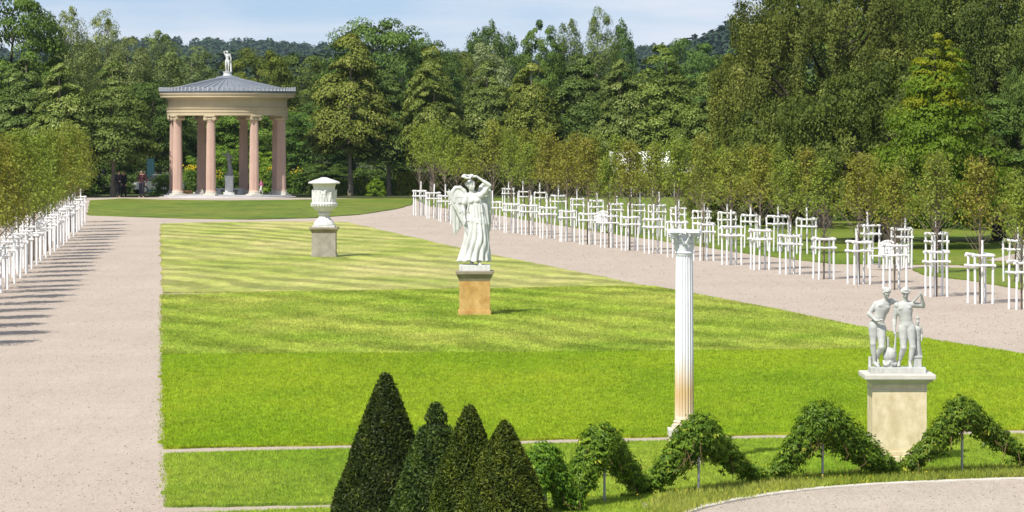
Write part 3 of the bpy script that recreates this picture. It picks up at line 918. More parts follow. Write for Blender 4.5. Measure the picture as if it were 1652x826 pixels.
# ------------------------------------------------------------------ yew cones
def yew(px, apex_py, half_at, half_px, y, tint, label, seed, notch=0.0):
    """apex pixel row; half width half_px at pixel row half_at"""
    r = np.random.default_rng(seed)
    h = ztop(apex_py, y)
    slope = half_px / (half_at - apex_py)
    R0 = min(h * slope, 1.25)
    n = 40000
    u = 1 - np.sqrt(r.random(n)) * 0.999
    u = np.where(r.random(n) < 0.12, r.random(n) ** 0.5, u)
    th = r.uniform(0, 2 * PI, n)
    rad = (R0 * (1 - u) ** 0.86 + 0.028) * (1 + 0.09 * lump(th, u * 1.6, seed) + 0.05 * np.sin(th * 9 + u * 38 + seed) * np.sin(u * 55 + th * 4))
    rad *= 1 - notch * np.exp(-((u - 0.87) / 0.02) ** 2)
    z = u * h
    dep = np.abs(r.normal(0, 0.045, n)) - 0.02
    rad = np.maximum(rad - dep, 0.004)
    pos = np.stack([rad * np.cos(th), rad * np.sin(th), z + r.normal(0, 0.012, n)], 1)
    out = np.stack([np.cos(th), np.sin(th), np.full(n, 0.45)], 1)
    nr = out * 0.5 + r.normal(size=(n, 3)) * 0.9
    dr = out * 0.8 + np.array([0, 0, 0.5]) + r.normal(size=(n, 3)) * 0.3
    size = 0.045 * r.uniform(0.6, 1.4, n)
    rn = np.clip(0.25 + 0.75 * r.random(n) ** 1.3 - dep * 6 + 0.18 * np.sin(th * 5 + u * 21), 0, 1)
    root = empty('yew_cone', at(px, y), 0, label, 'topiary', 'clipped yew cones in the foreground')
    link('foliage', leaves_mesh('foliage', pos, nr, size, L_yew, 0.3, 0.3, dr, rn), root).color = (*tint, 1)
    # woody inside, kept well under the clipped surface
    prof = [(max(0.012, R0 * (1 - q) ** 0.86 * 0.80), h * q) for q in (0.0, 0.2, 0.4, 0.6, 0.8, 0.93)]
    mb = MB(); mb.lathe(prof, 18)
    mb.obj('dead_wood', M_bark_d, root)
    mb = MB(); mb.tube([(0, 0, -0.1), (0, 0, h * 0.9)], [0.06, 0.012], 8)
    mb.obj('trunk', M_bark_d, root)
yew(622, 604, 826, 80, 42.6, (0.8, 0.92, 0.75), 'tallest and darkest clipped yew cone, leftmost of the four', 21)
yew(703, 651, 826, 67, 41.4, (1.1, 1.45, 1.25), 'grey green yew cone with a knobbly tip, second of the four', 22, notch=0.55)
yew(757, 656, 826, 60, 40.2, (1.25, 1.4, 0.8), 'olive green yew cone with blunt tip, third of the four', 23)
yew(814, 681, 826, 62, 39.0, (1.35, 1.45, 0.8), 'shortest yew cone, rightmost of the four, brownish at the tip', 24)

# ------------------------------------------------------------------ creeper festoons on poles
def vine(pts, radii, n, label, seed, tint=(1, 1, 1), hang=0.10):
    r = np.random.default_rng(seed)
    base = pts[len(pts) // 2]
    o0 = Vector((base[0], base[1], 0))
    pv = [Vector(p) - o0 for p in pts]
    path = cr(pv, 12)
    rr = np.interp(np.linspace(0, len(radii) - 1, len(path)), np.arange(len(radii)), radii)
    pa = np.array([tuple(p) for p in path])
    w = rr ** 1.3
    cdf = np.cumsum(w); cdf /= cdf[-1]
    m = int(n * 3.2) // 5
    t = np.interp(r.random(m), cdf, np.arange(len(path)))
    ti = t.astype(int).clip(0, len(path) - 2)
    f = (t - ti)[:, None]
    c = pa[ti] * (1 - f) + pa[ti + 1] * f
    R = rr[ti]
    d = r.normal(size=(m, 3)); d /= np.linalg.norm(d, axis=1, keepdims=True)
    q = r.random(m) ** 0.3
    off = d * (R * q * (1 + 0.16 * np.sin(t * 2.6 + d[:, 0] * 4 + seed)))[:, None]
    off[:, 1] *= 1.15
    low = off[:, 2] < 0
    off[low, 2] *= r.uniform(0.6, 1.1, low.sum())
    c = c + off
    strag = r.random(m) < 0.05
    c[strag, 2] -= r.uniform(0.02, hang * 2.0, strag.sum())
    c[:, 2] = np.maximum(c[:, 2], 0.06)
    # five drooping leaflets to a leaf
    k = np.repeat(np.arange(m), 5)
    a = np.tile(np.arange(5) * 2 * PI / 5, m) + np.repeat(r.uniform(0, 6.28, m), 5)
    fan = np.stack([np.cos(a), np.sin(a) * 1.0, np.full(m * 5, -0.55)], 1)
    outw = off / np.maximum(np.linalg.norm(off, axis=1, keepdims=True), 1e-4)
    nr = outw[k] * 0.8 + np.array([0, -0.15, 0.55]) + r.normal(size=(m * 5, 3)) * 0.35
    pos = c[k] + fan * 0.025 + r.normal(size=(m * 5, 3)) * 0.01
    size = 0.057 * r.uniform(0.6, 1.35, m)[k]
    rn = np.clip(r.random(m)[k] * 0.75 + r.random(m * 5) * 0.2 + (r.random(m)[k] < 0.04) * 0.5, 0, 1)
    root = empty('creeper_plant', o0, 0, label, 'climbing plant', 'creeper festoons along the terrace')
    link('foliage', leaves_mesh('foliage', pos, nr, size, L_vine, 0.36, 0.35, fan + np.array([0, 0, -0.3]), rn), root).color = (*tint, 1)
    for s_ in range(3):
        mb = MB()
        q = path[2:-2]
        mb.tube([p + Vector((0.05 * math.sin(i * .7 + s_ * 2), 0.05 * math.cos(i * .9 + s_), -0.03 - 0.03 * s_)) for i, p in enumerate(q)], 0.011, 5)
        mb.obj('stem', M_vdry, root)
    for s_ in range(7):
        i = r.integers(6, len(path) - 6)
        p = path[i] + Vector((r.normal(0, .05), -abs(r.normal(0, .08)) - rr[i] * .7, -rr[i] * 0.35))
        L = r.uniform(0.12, 0.35)
        mb = MB(); mb.tube([p, p + Vector((r.normal(0, .05), -.02, -L * .5)), p + Vector((r.normal(0, .08), 0, -L))], [0.006, 0.005, 0.003], 5)
        mb.obj('stem', M_vdry, root)
M_vdry = plain('dry creeper stem', (0.17, 0.10, 0.05), 0.85, 0, 0.3, 15)

def arch(peak, pole_base, left, right, th, n, label, seed, tint=(1, 1, 1), mids=None):
    """peak, feet given as pixels of the photo; they all stand on the line of poles"""
    y = F * CH / (pole_base[1] - YH)
    def W(px, py, yy):
        return Vector(((px - 826) / F * yy, yy, max(0.12, CH - (py - YH) / F * yy)))
    yl = F * CH / (left[1] - YH); yr = F * CH / (right[1] - YH)
    s = S(pole_base[1])
    tp, tl, tr_ = (q / s for q in th)
    pk = W(peak[0], peak[1] + th[0], y)
    l, r_ = at(left[0], yl, tl * 0.3), at(right[0], yr, tr_ * 0.3)
    ml, mr = (mids or (0.45, 0.45))
    pts = [l, l.lerp(pk, 0.45) + Vector((0, 0, 0.0 + (ml - .45))), l.lerp(pk, 0.82) + Vector((0, 0, 0.045)), pk + Vector((0, 0, .06)), r_.lerp(pk, 0.82) + Vector((0, 0, 0.045)), r_.lerp(pk, 0.45) + Vector((0, 0, 0.0 + (mr - .45))), r_]
    vine(pts, [tl * .38, tl * .76, (tl + tp) / 2 * .86, tp * .90, (tr_ + tp) / 2 * .86, tr_ * .76, tr_ * .38], n, label, seed, tint)
    return y

def pole(px, py, h, label):
    p = P(px, py)
    root = empty('support_pole', p, 0, label, 'pole', 'metal poles under the creeper')
    mb = MB(); mb.tube([(0, 0, -0.05), (0.004, 0, h)], 0.017, 10); mb.obj('post', M_metal, root, True)
    for zz in (h - 0.32, h * 0.4):
        mb = MB(); mb.lathe([(0.021, 0), (0.021, 0.04)], 10, (0, 0, zz)); mb.obj('collar', M_metal, root, True)
arch((876, 714), (880, 832), (842, 842), (934, 830), (28, 30, 30), 5200, 'leftmost creeper mound, half hidden by the yew cones', 61, (1, 1.1, 1))
arch((970, 684), (975, 815), (905, 826), (1046, 800), (34, 34, 30), 7600, 'rounded creeper arch just right of the yew cones', 62)
arch((1128, 669), (1127, 800), (1042, 800), (1236, 784), (34, 32, 25), 8200, 'creeper arch in front of the white corinthian column', 63)
arch((1325, 648), (1327, 781), (1236, 783), (1446, 772), (36, 29, 37), 9000, 'dense dark creeper arch left of the double statue', 64, (0.95, 0.95, 0.95))
arch((1553, 643), (1552, 770), (1446, 773), (1690, 763), (28, 25, 19), 8000, 'sharp peaked creeper arch at the right edge', 65, (0.95, 0.9, 0.95))
pole(880, 831, 0.85, 'metal pole hidden inside the leftmost creeper mound')
pole(975, 815, 0.88, 'metal pole under the creeper arch next to the yew cones')
pole(1127, 801, 0.92, 'metal pole under the creeper arch before the white column')
pole(1327, 781, 0.98, 'metal pole under the creeper arch left of the double statue')
pole(1552, 769, 0.98, 'bright metal pole under the rightmost creeper arch')

def flowers(px, py, n, spread, label):
    root = empty('wild_flowers', P(px, py), 0, label, 'flowers', 'yellow wild flowers on the verge')
    pos = np.stack([rng.normal(0, spread, n), rng.normal(0, 0.16, n), rng.uniform(0.05, 0.14, n)], 1)
    nr = np.tile(np.array([[0, -.5, 1.0]]), (n, 1)) + rng.normal(size=(n, 3)) * .3
    tag(link('blossom', leaves_mesh('blossom', pos, nr, rng.uniform(.018, .032, n), L_yellow, 1.0), root), kind='stuff')
flowers(1345, 783, 46, 0.28, 'yellow wild flowers at the foot of the pole left of the double statue')
flowers(1470, 774, 26, 0.16, 'yellow wild flowers in the dip between the two right creeper arches')
flowers(1120, 806, 30, 0.5, 'sparse yellow wild flowers in front of the middle creeper arch')

# ------------------------------------------------------------------ sculpted figures: distance fields turned into one smooth skin
class Sculpt:
    def __init__(self, lo, hi, h):
        self.lo = np.array(lo, float); self.h = h
        self.n = np.ceil((np.array(hi) - self.lo) / h).astype(int) + 1
        self.D = np.full(self.n, 0.3, np.float32)
    def sub(self, lo, hi):
        a = np.maximum(np.floor((lo - self.lo) / self.h).astype(int), 0)
        b = np.minimum(np.ceil((hi - self.lo) / self.h).astype(int) + 1, self.n)
        if (b <= a).any(): return None, None
        g = [self.lo[i] + self.h * np.arange(a[i], b[i]) for i in range(3)]
        X, Y, Z = np.meshgrid(*g, indexing='ij')
        return (slice(a[0], b[0]), slice(a[1], b[1]), slice(a[2], b[2])), (X, Y, Z)
    def put(self, sl, d, k, cut=False):
        if cut:
            d0 = self.D[sl]; hh = np.clip(0.5 - 0.5 * (d + d0) / k, 0, 1)
            self.D[sl] = d0 * (1 - hh) - d * hh + k * hh * (1 - hh)
            return
        d0 = self.D[sl]
        hh = np.clip(0.5 + 0.5 * (d0 - d) / k, 0, 1)
        self.D[sl] = d0 * (1 - hh) + d * hh - k * hh * (1 - hh)
    def cap(self, a, b, ra, rb=None, k=0.01, cut=False):
        rb = ra if rb is None else rb
        a, b = np.array(a, float), np.array(b, float)
        m = max(ra, rb) + k + 3 * self.h
        sl, g = self.sub(np.minimum(a, b) - m, np.maximum(a, b) + m)
        if sl is None: return
        ba = b - a
        L2 = max(float(ba @ ba), 1e-9)
        px, py, pz = g[0] - a[0], g[1] - a[1], g[2] - a[2]
        t = np.clip((px * ba[0] + py * ba[1] + pz * ba[2]) / L2, 0, 1)
        d = np.sqrt((px - t * ba[0]) ** 2 + (py - t * ba[1]) ** 2 + (pz - t * ba[2]) ** 2) - (ra + (rb - ra) * t)
        self.put(sl, d, k, cut)
    def ell(self, c, r, R=None, k=0.01, cut=False):
        c, r = np.array(c, float), np.array(r, float)
        m = r.max() + k + 3 * self.h
        sl, g = self.sub(c - m, c + m)
        if sl is None: return
        p = np.stack([g[0] - c[0], g[1] - c[1], g[2] - c[2]], -1)
        if R is not None: p = p @ np.array(R)            # columns of R are the local axes
        k0 = np.sqrt(((p / r) ** 2).sum(-1)); k1 = np.sqrt(((p / r ** 2) ** 2).sum(-1))
        self.put(sl, k0 * (k0 - 1) / np.maximum(k1, 1e-6), k, cut)
    def box(self, c, s, k=0.006, rnd=0.004, R=None):
        c, s = np.array(c, float), np.array(s, float) / 2
        m = np.linalg.norm(s) + k + 3 * self.h
        sl, g = self.sub(c - m, c + m)
        p = np.stack([g[0] - c[0], g[1] - c[1], g[2] - c[2]], -1)
        if R is not None: p = p @ np.array(R)
        q = np.abs(p) - (s - rnd)
        d = np.sqrt((np.maximum(q, 0) ** 2).sum(-1)) + np.minimum(q.max(-1), 0) - rnd
        self.put(sl, d, k)
    def field(self, lo, hi, fn, k=0.01):
        sl, g = self.sub(np.array(lo, float), np.array(hi, float))
        self.put(sl, fn(*g).astype(np.float32), k)
    def mesh(self, name, mat):
        D = self.D
        s = D < 0
        n0, n1, n2 = D.shape
        cnt = np.zeros((n0 - 1, n1 - 1, n2 - 1), np.int16)
        pos = np.zeros((n0 - 1, n1 - 1, n2 - 1, 3), np.float32)
        C = [(i, j, k) for i in (0, 1) for j in (0, 1) for k in (0, 1)]
        def v(o, A): return A[o[0]:n0 - 1 + o[0], o[1]:n1 - 1 + o[1], o[2]:n2 - 1 + o[2]]
        for o in C:
            for ax in range(3):
                if o[ax] == 0:
                    o2 = list(o); o2[ax] = 1
                    a, b = v(o, D), v(o2, D)
                    x = v(o, s) != v(o2, s)
                    t = np.where(x, a / np.where(x, a - b, 1), 0)
                    cnt += x
                    for q in range(3):
                        pos[..., q] += np.where(x, o[q] + (t if q == ax else 0), 0)
        act = cnt > 0
        idx = np.full(act.shape, -1, np.int64)
        idx[act] = np.arange(act.sum())
        ii = np.stack(np.nonzero(act), 1)
        V = self.lo + self.h * (ii + pos[act] / cnt[act][:, None])
        quads = []
        for ax in range(3):
            sa = [slice(1, -1)] * 3; sa[ax] = slice(0, -1)
            sb = [slice(1, -1)] * 3; sb[ax] = slice(1, None)
            A, B = s[tuple(sa)], s[tuple(sb)]
            e = np.stack(np.nonzero(A != B), 1)
            if len(e) == 0: continue
            fl = A[A != B]
            off = np.ones(3, int); off[ax] = 0
            e = e + off
            u, w = (ax + 1) % 3, (ax + 2) % 3
            U, W = np.zeros(3, int), np.zeros(3, int); U[u] = 1; W[w] = 1
            q = [idx[tuple((e - U - W).T)], idx[tuple((e - W).T)], idx[tuple(e.T)], idx[tuple((e - U).T)]]
            Q = np.stack(q, 1)
            Q[~fl] = Q[~fl][:, ::-1]
            quads.append(Q)
        Qs = np.concatenate(quads)
        Qs = Qs[(Qs >= 0).all(1)]
        return np_mesh(name, V, Qs, mat, smooth=True)

def nv(v): v = np.array(v, float); return v / max(np.linalg.norm(v), 1e-9)

def head(S_, c, face, up, H, hair='curly', seed=0, k=0.006):
    """c is the centre of the skull; face the direction looked at"""
    f = nv(face); r = nv(np.cross(f, up)); u = np.cross(r, f)
    R = np.stack([r, f, u], 1)
    c = np.array(c, float)
    L = lambda x, y, z: c + (r * x + f * y + u * z) * H
    S_.ell(L(0, -0.004, 0.012), (0.042 * H, 0.053 * H, 0.05 * H), R, k)
    S_.ell(L(0, 0.014, -0.026), (0.033 * H, 0.036 * H, 0.04 * H), R, k)
    S_.ell(L(0, 0.032, -0.052), (0.016 * H, 0.014 * H, 0.012 * H), R, k)            # chin
    S_.cap(L(0, 0.049, 0.012), L(0, 0.06, -0.017), 0.006 * H, 0.009 * H, k * .6)    # nose
    for s in (-1, 1):
        S_.ell(L(s * 0.017, 0.054, 0.008), (0.009 * H, 0.008 * H, 0.006 * H), R, k * .4, cut=True)
        S_.cap(L(s * 0.006, 0.05, 0.018), L(s * 0.027, 0.042, 0.017), 0.006 * H, 0.005 * H, k * .5)
        S_.ell(L(s * 0.017, 0.044, 0.007), (0.008 * H, 0.006 * H, 0.005 * H), R, k * .3)
        S_.ell(L(s * 0.043, -0.006, -0.004), (0.006 * H, 0.011 * H, 0.016 * H), R, k * .4)
        S_.ell(L(s * 0.02, 0.034, -0.015), (0.013 * H, 0.012 * H, 0.012 * H), R, k)
    S_.ell(L(0, 0.05, -0.034), (0.014 * H, 0.006 * H, 0.004 * H), R, k * .3)         # lips
    S_.ell(L(0, 0.049, -0.04), (0.012 * H, 0.006 * H, 0.004 * H), R, k * .3)
    rr = np.random.default_rng(seed)
    if hair == 'curly':
        for i in range(70):
            a, e = rr.uniform(0, 2 * PI), rr.uniform(-0.15, 1.5)
            x, y, z = math.cos(a) * math.cos(e), math.sin(a) * math.cos(e), math.sin(e)
            if y > 0.55 and z < 0.62: continue
            S_.ell(L(x * 0.046, -0.006 + y * 0.056, 0.014 + z * 0.052), (0.011 * H,) * 3, None, k * .35)
    elif hair == 'bun':
        S_.ell(L(0, -0.008, 0.02), (0.046 * H, 0.055 * H, 0.05 * H), R, k)
        S_.ell(L(0, -0.068, 0.018), (0.024 * H, 0.024 * H, 0.024 * H), R, k)
        for i in range(26):
            a = -0.9 * PI + i / 25 * 0.8 * PI * 2.2
            S_.ell(L(math.sin(a) * 0.044, -0.006 + math.cos(a) * 0.05, 0.036), (0.009 * H,) * 3, None, k * .3)
    elif hair == 'wreath':
        for i in range(60):
            a, e = rr.uniform(0, 2 * PI), rr.uniform(0.2, 1.5)
            x, y, z = math.cos(a) * math.cos(e), math.sin(a) * math.cos(e), math.sin(e)
            if y > 0.6 and z < 0.5: continue
            S_.ell(L(x * 0.044, -0.006 + y * 0.055, 0.016 + z * 0.05), (0.010 * H,) * 3, None, k * .3)
        for i in range(34):
            a = i / 34 * 2 * PI
            S_.ell(L(math.sin(a) * 0.054, -0.004 + math.cos(a) * 0.062, 0.03), (0.008 * H, 0.008 * H, 0.011 * H), None, k * .3)
    elif hair == 'short':
        S_.ell(L(0, -0.01, 0.022), (0.045 * H, 0.054 * H, 0.046 * H), R, k)

def hand(S_, wrist, tip, H, palm_n, thumb, curl=0.5, k=0.004):
    """palm plus four bent fingers and a thumb"""
    w, t = np.array(wrist, float), np.array(tip, float)
    d = nv(t - w); n = nv(np.array(palm_n, float) - d * (np.array(palm_n, float) @ d)); s = np.cross(d, n)
    if s @ np.array(thumb, float) < 0: s = -s
    pc = w + d * 0.026 * H
    S_.cap(w, w + d * 0.02 * H, 0.0135 * H, 0.015 * H, k)
    R = np.stack([s, n, d], 1)
    S_.ell(pc + d * 0.008 * H, (0.021 * H, 0.010 * H, 0.027 * H), R, k)
    for i, (o, L) in enumerate(((0.015, 0.040), (0.005, 0.045), (-0.005, 0.042), (-0.0145, 0.033))):
        p0 = w + d * 0.048 * H + s * o * H
        p1 = p0 + (d * math.cos(curl * .6) + n * math.sin(curl * .6)) * L * 0.45 * H
        p2 = p1 + (d * math.cos(curl * 1.6) + n * math.sin(curl * 1.6)) * L * 0.35 * H
        p3 = p2 + (d * math.cos(curl * 2.4) + n * math.sin(curl * 2.4)) * L * 0.25 * H
        S_.cap(p0, p1, 0.0056 * H, 0.0052 * H, k * .4); S_.cap(p1, p2, 0.0052 * H, 0.0047 * H, k * .4); S_.cap(p2, p3, 0.0047 * H, 0.0040 * H, k * .4)
    q0 = w + d * 0.018 * H + s * 0.016 * H
    q1 = q0 + (d * 0.7 + s * 0.7 + n * 0.3) * 0.024 * H
    q2 = q1 + (d * 0.9 + s * 0.15 + n * 0.5) * 0.022 * H
    S_.cap(q0, q1, 0.008 * H, 0.0062 * H, k * .6); S_.cap(q1, q2, 0.0062 * H, 0.005 * H, k * .5)

def limb_arm(S_, sh, el, wr, H, m=1.0, k=0.008):
    sh, el, wr = (np.array(p, float) for p in (sh, el, wr))
    S_.ell(sh, (0.036 * H * m,) * 3, None, k)
    S_.cap(sh, el, 0.030 * H * m, 0.0225 * H * m, k)
    mid = sh * 0.55 + el * 0.45
    S_.cap(sh * .7 + el * .3, mid * .8 + el * .2, 0.028 * H * m, 0.023 * H * m, 0.018 * H)
    S_.cap(el, wr, 0.0235 * H * m, 0.0135 * H * m, k)
    S_.cap(el * .85 + wr * .15, el * .6 + wr * .4, 0.0225 * H * m, 0.0175 * H * m, 0.018 * H)

def limb_leg(S_, hip, kn, an, toe, H, m=1.0, k=0.01):
    kk = max(k, 0.022 * H)
    hip, kn, an, toe = (np.array(p, float) for p in (hip, kn, an, toe))
    S_.cap(hip, kn, 0.052 * H * m, 0.031 * H * m, k)
    S_.cap(hip * .85 + kn * .15, hip * .55 + kn * .45, 0.050 * H * m, 0.038 * H * m, kk)
    S_.ell(kn, (0.032 * H * m,) * 3, None, k)
    S_.cap(kn, an, 0.030 * H * m, 0.018 * H * m, k)
    sh = nv(an - kn)
    ft = nv(toe - an)
    back = -nv(ft - sh * (ft @ sh))
    S_.cap(kn * .85 + an * .15 + back * 0.012 * H, kn * .5 + an * .5 + back * 0.010 * H, 0.026 * H * m, 0.021 * H * m, kk)
    S_.ell(an + back * 0.018 * H - np.array([0, 0, 0.012 * H]), (0.019 * H,) * 3, None, k)
    S_.cap(an, an * .45 + toe * .55, 0.019 * H, 0.017 * H, k)
    r = nv(np.cross(nv(toe - an), (0, 0, 1)))
    ball = an * .25 + toe * .75
    for o in (-1, 0, 1):
        S_.cap(ball + r * o * 0.013 * H, toe + r * o * 0.012 * H - np.array([0, 0, 0.003 * H]), 0.0125 * H, 0.008 * H, k * .5)
    S_.cap(an + back * 0.012 * H - np.array([0, 0, 0.02 * H]), ball, 0.014 * H, 0.015 * H, k)

def torso(S_, pelvis, chest, neck, shL, shR, hipL, hipR, H, m=1.0, female=False, k=0.012):
    kb = max(k, 0.03 * H)
    pelvis, chest, neck, shL, shR, hipL, hipR = (np.array(p, float) for p in (pelvis, chest, neck, shL, shR, hipL, hipR))
    u = nv(chest - pelvis)
    r = nv(shR - shL); r = nv(r - u * (r @ u)); f = np.cross(u, r)
    if f[1] > 0: f = -f
    Rm = np.stack([r, f, u], 1)
    S_.ell(chest, (0.085 * H * m, 0.058 * H * m, 0.098 * H), Rm, k)
    S_.ell(chest + u * 0.055 * H, (0.082 * H * m, 0.045 * H * m, 0.05 * H), Rm, k)
    w = pelvis * .45 + chest * .55 - u * 0.02 * H
    S_.ell(w, (0.069 * H * m, 0.05 * H * m, 0.095 * H), Rm, kb)
    r2 = nv(hipR - hipL); u2 = nv(u - r2 * (u @ r2)); f2 = np.cross(u2, r2)
    if f2[1] > 0: f2 = -f2
    R2 = np.stack([r2, f2, u2], 1)
    S_.ell(pelvis, (0.076 * H * m, 0.055 * H * m, 0.062 * H), R2, kb)
    for s in (-1, 1):
        S_.ell(pelvis + r2 * s * 0.036 * H - f2 * 0.03 * H - u2 * 0.02 * H, (0.042 * H, 0.04 * H, 0.046 * H), R2, k)
        if female: S_.ell(chest + r * s * 0.036 * H + f * 0.05 * H + u * 0.012 * H, (0.03 * H, 0.026 * H, 0.03 * H), Rm, k * .7)
        else: S_.ell(chest + r * s * 0.04 * H + f * 0.045 * H + u * 0.03 * H, (0.042 * H, 0.018 * H, 0.03 * H), Rm, k * .5)
        S_.cap(neck - u * 0.005 * H, (shL if s < 0 else shR) + u * 0.008 * H, 0.026 * H, 0.022 * H, k)
        if not female:
            for q in range(3):
                S_.ell(w + r * s * 0.02 * H + f * 0.044 * H + u * (0.03 - q * 0.036) * H, (0.019 * H, 0.01 * H, 0.016 * H), Rm, k * .35)
            S_.cap(pelvis + r2 * s * 0.065 * H + u2 * 0.035 * H + f2 * 0.02 * H, pelvis + f2 * 0.052 * H - u2 * 0.035 * H + r2 * s * 0.02 * H, 0.012 * H, 0.008 * H, k * .6)

# ------------------------------------------------------------------ pedestals
def pedestal(px, py, w, h, parts, label, rz=0.0):
    """parts: (name, material, width, z0, z1, bevel)"""
    root = empty('pedestal', P(px, py), rz, label, 'pedestal')
    for (nm, mt, ww, z0, z1, bv) in parts:
        mb = MB(); mb.box((0, 0, (z0 + z1) / 2), (ww, ww, z1 - z0), bevel=bv)
        mb.obj(nm, mt, root)
    return root
def moulding(root, nm, mt, w0, w1, z0, z1):
    """a sloping square moulding between two widths"""
    bm = bmesh.new()
    K = 5
    rings = []
    for i in range(K + 1):
        t = i / K
        w = (w0 + (w1 - w0) * (0.5 - 0.5 * math.cos(PI * t))) / 2
        z = z0 + (z1 - z0) * t
        rings.append([bm.verts.new((sx * w, sy * w, z)) for sx, sy in ((-1, -1), (1, -1), (1, 1), (-1, 1))])
    for i in range(K):
        for k in range(4):
            bm.faces.new((rings[i][k], rings[i][(k + 1) % 4], rings[i + 1][(k + 1) % 4], rings[i + 1][k]))
    bm.faces.new(rings[-1]); bm.faces.new(list(reversed(rings[0])))
    me = bpy.data.meshes.new(nm); bm.to_mesh(me); bm.free(); me.materials.append(mt)
    return link(nm, me, root)

# double statue, lower right
def stain_streaks(nt, col):
    n = noise_tex(nt, 5.0, 6, 0.65, stretch=(1.3, 1.3, 0.7))
    return mixc(nt, 0.5, col, mixc(nt, 1.0, col, ramp(nt, n, [(0.35, (0.62, 0.52, 0.36)), (0.6, (1.05, 1.04, 1.0))]), 'MULTIPLY'))
M_cream2 = stone('cream stained stone', (0.64, 0.53, 0.335), (0.76, 0.67, 0.47), 5.0, 0.85, 0.2, 0.006, 0.3, stain_streaks)
M_ochre2 = stone('ochre streaked stone', (0.46, 0.25, 0.07), (0.62, 0.43, 0.17), 4.0, 0.85, 0.2, 0.006, 0.3, stain_streaks)
r1 = pedestal(1447, 746, 0.8, 1.28, [
    ('plinth', M_cream2, 0.84, -0.05, 0.13, 0.02), ('base_course', M_cream2, 0.80, 0.13, 0.20, 0.012),
    ('shaft', M_cream2, 0.765, 0.20, 1.04, 0.006), ('fillet', M_pale, 0.79, 1.04, 1.058, 0.004),
    ('frieze', M_cream2, 0.77, 1.058, 1.13, 0.004), ('cap', M_pale, 1.0, 1.205, 1.275, 0.012)],
    'large cream stone pedestal with projecting cap under the double statue', 0)
moulding(r1, 'moulding', M_pale, 0.78, 0.94, 1.13, 1.205)

r2 = pedestal(766, 510, 0.78, 1.13, [
    ('plinth', M_ochre2, 0.82, -0.05, 0.16, 0.012), ('shaft', M_ochre2, 0.765, 0.16, 0.90, 0.006), ('cap', M_drabcap, 0.95, 1.06, 1.135, 0.012)],
    'ochre stained square pedestal under the winged statue', 0)
moulding(r2, 'moulding', M_drabcap, 0.78, 0.90, 0.90, 1.06)

r3 = pedestal(523, 415.5, 0.87, 1.09, [
    ('plinth', M_brownstone, 0.92, -0.05, 0.12, 0.012), ('shaft', M_brownstone, 0.86, 0.12, 0.90, 0.006), ('cap', M_drabcap, 1.03, 1.02, 1.09, 0.012)],
    'grey brown square pedestal under the lidded urn', 0)
moulding(r3, 'moulding', M_drabcap, 0.87, 0.98, 0.90, 1.02)

# lidded urn
p = P(523, 415.5, 1.09)
urn = empty('urn', p, 0, 'white lidded urn with relief figures standing on the grey brown pedestal', 'urn')
q = 1 / 247.0
mb = MB(); mb.box((0, 0, 0.035), (0.80, 0.80, 0.07), bevel=0.01); mb.obj('plinth', M_marble, urn)
mb = MB()
mb.lathe([(r * q, (500 - v) * q) for r, v in [(92, 483), (96, 476), (94, 466), (74, 440), (56, 420), (45, 405), (41, 396), (46, 390), (57, 384), (57, 376), (50, 370), (44, 362)]], 40)
mb.obj('foot', M_marble, urn, True)
mb = MB()
mb.lathe([(r * q, (500 - v) * q) for r, v in [(44, 363), (70, 352), (92, 336), (106, 318), (113, 303), (119, 296), (119, 288), (112, 282), (104, 276), (100, 250), (97, 210), (95, 170), (97, 145), (102, 125), (106, 114)]], 48)
mb.obj('bowl', M_marble, urn, True)
mb = MB()
for i in range(28):
    a = i / 28 * 2 * PI
    mb.ball((112 * q * math.cos(a), 112 * q * math.sin(a), (500 - 306) * q), (0.035, 0.035, 0.055), seg=8)
tag(mb.obj('gadroon', M_marble, urn, True), kind='stuff')
S_ = Sculpt((-0.55, -0.55, 0.84), (0.55, 0.55, 1.45), 0.013)
rr_ = np.random.default_rng(5)
for i in range(13):                                            # a ring of small dancing figures in relief
    a = i / 13 * 2 * PI + rr_.uniform(-.06, .06)
    R0 = 0.405
    def C(da, z, e=0.0): return np.array([(R0 + e) * math.cos(a + da), (R0 + e) * math.sin(a + da), z])
    l = rr_.uniform(-.09, .09)
    S_.ell(C(l, 1.30 + rr_.uniform(-.03, .06), .02), (.036, .036, .042), None, .01)
    S_.cap(C(l * .6, 1.24), C(0, 1.09), .052, .045, .02)
    S_.cap(C(-.04, 1.08), C(-.12 + l, .91), .04, .028, .02); S_.cap(C(.04, 1.08), C(.1 + l, .90), .04, .028, .02)
    S_.cap(C(l * .6 + .06, 1.22), C(.2, 1.22 + rr_.uniform(-.1, .12)), .026, .018, .015)
    S_.cap(C(l * .6 - .06, 1.22), C(-.2, 1.22 + rr_.uniform(-.1, .12)), .026, .018, .015)
    S_.cap(C(.12, 1.15), C(.2, .93), .03, .04, .02)
link('relief_figures', S_.mesh('relief_figures', M_marble), urn)
mb = MB()
mb.lathe([(r * q, (500 - v) * q) for r, v in [(104, 117), (138, 114), (143, 107), (140, 100), (105, 86), (62, 72), (36, 63), (30, 60), (20, 57)]], 48)
mb.obj('lid', M_marble, urn, True)

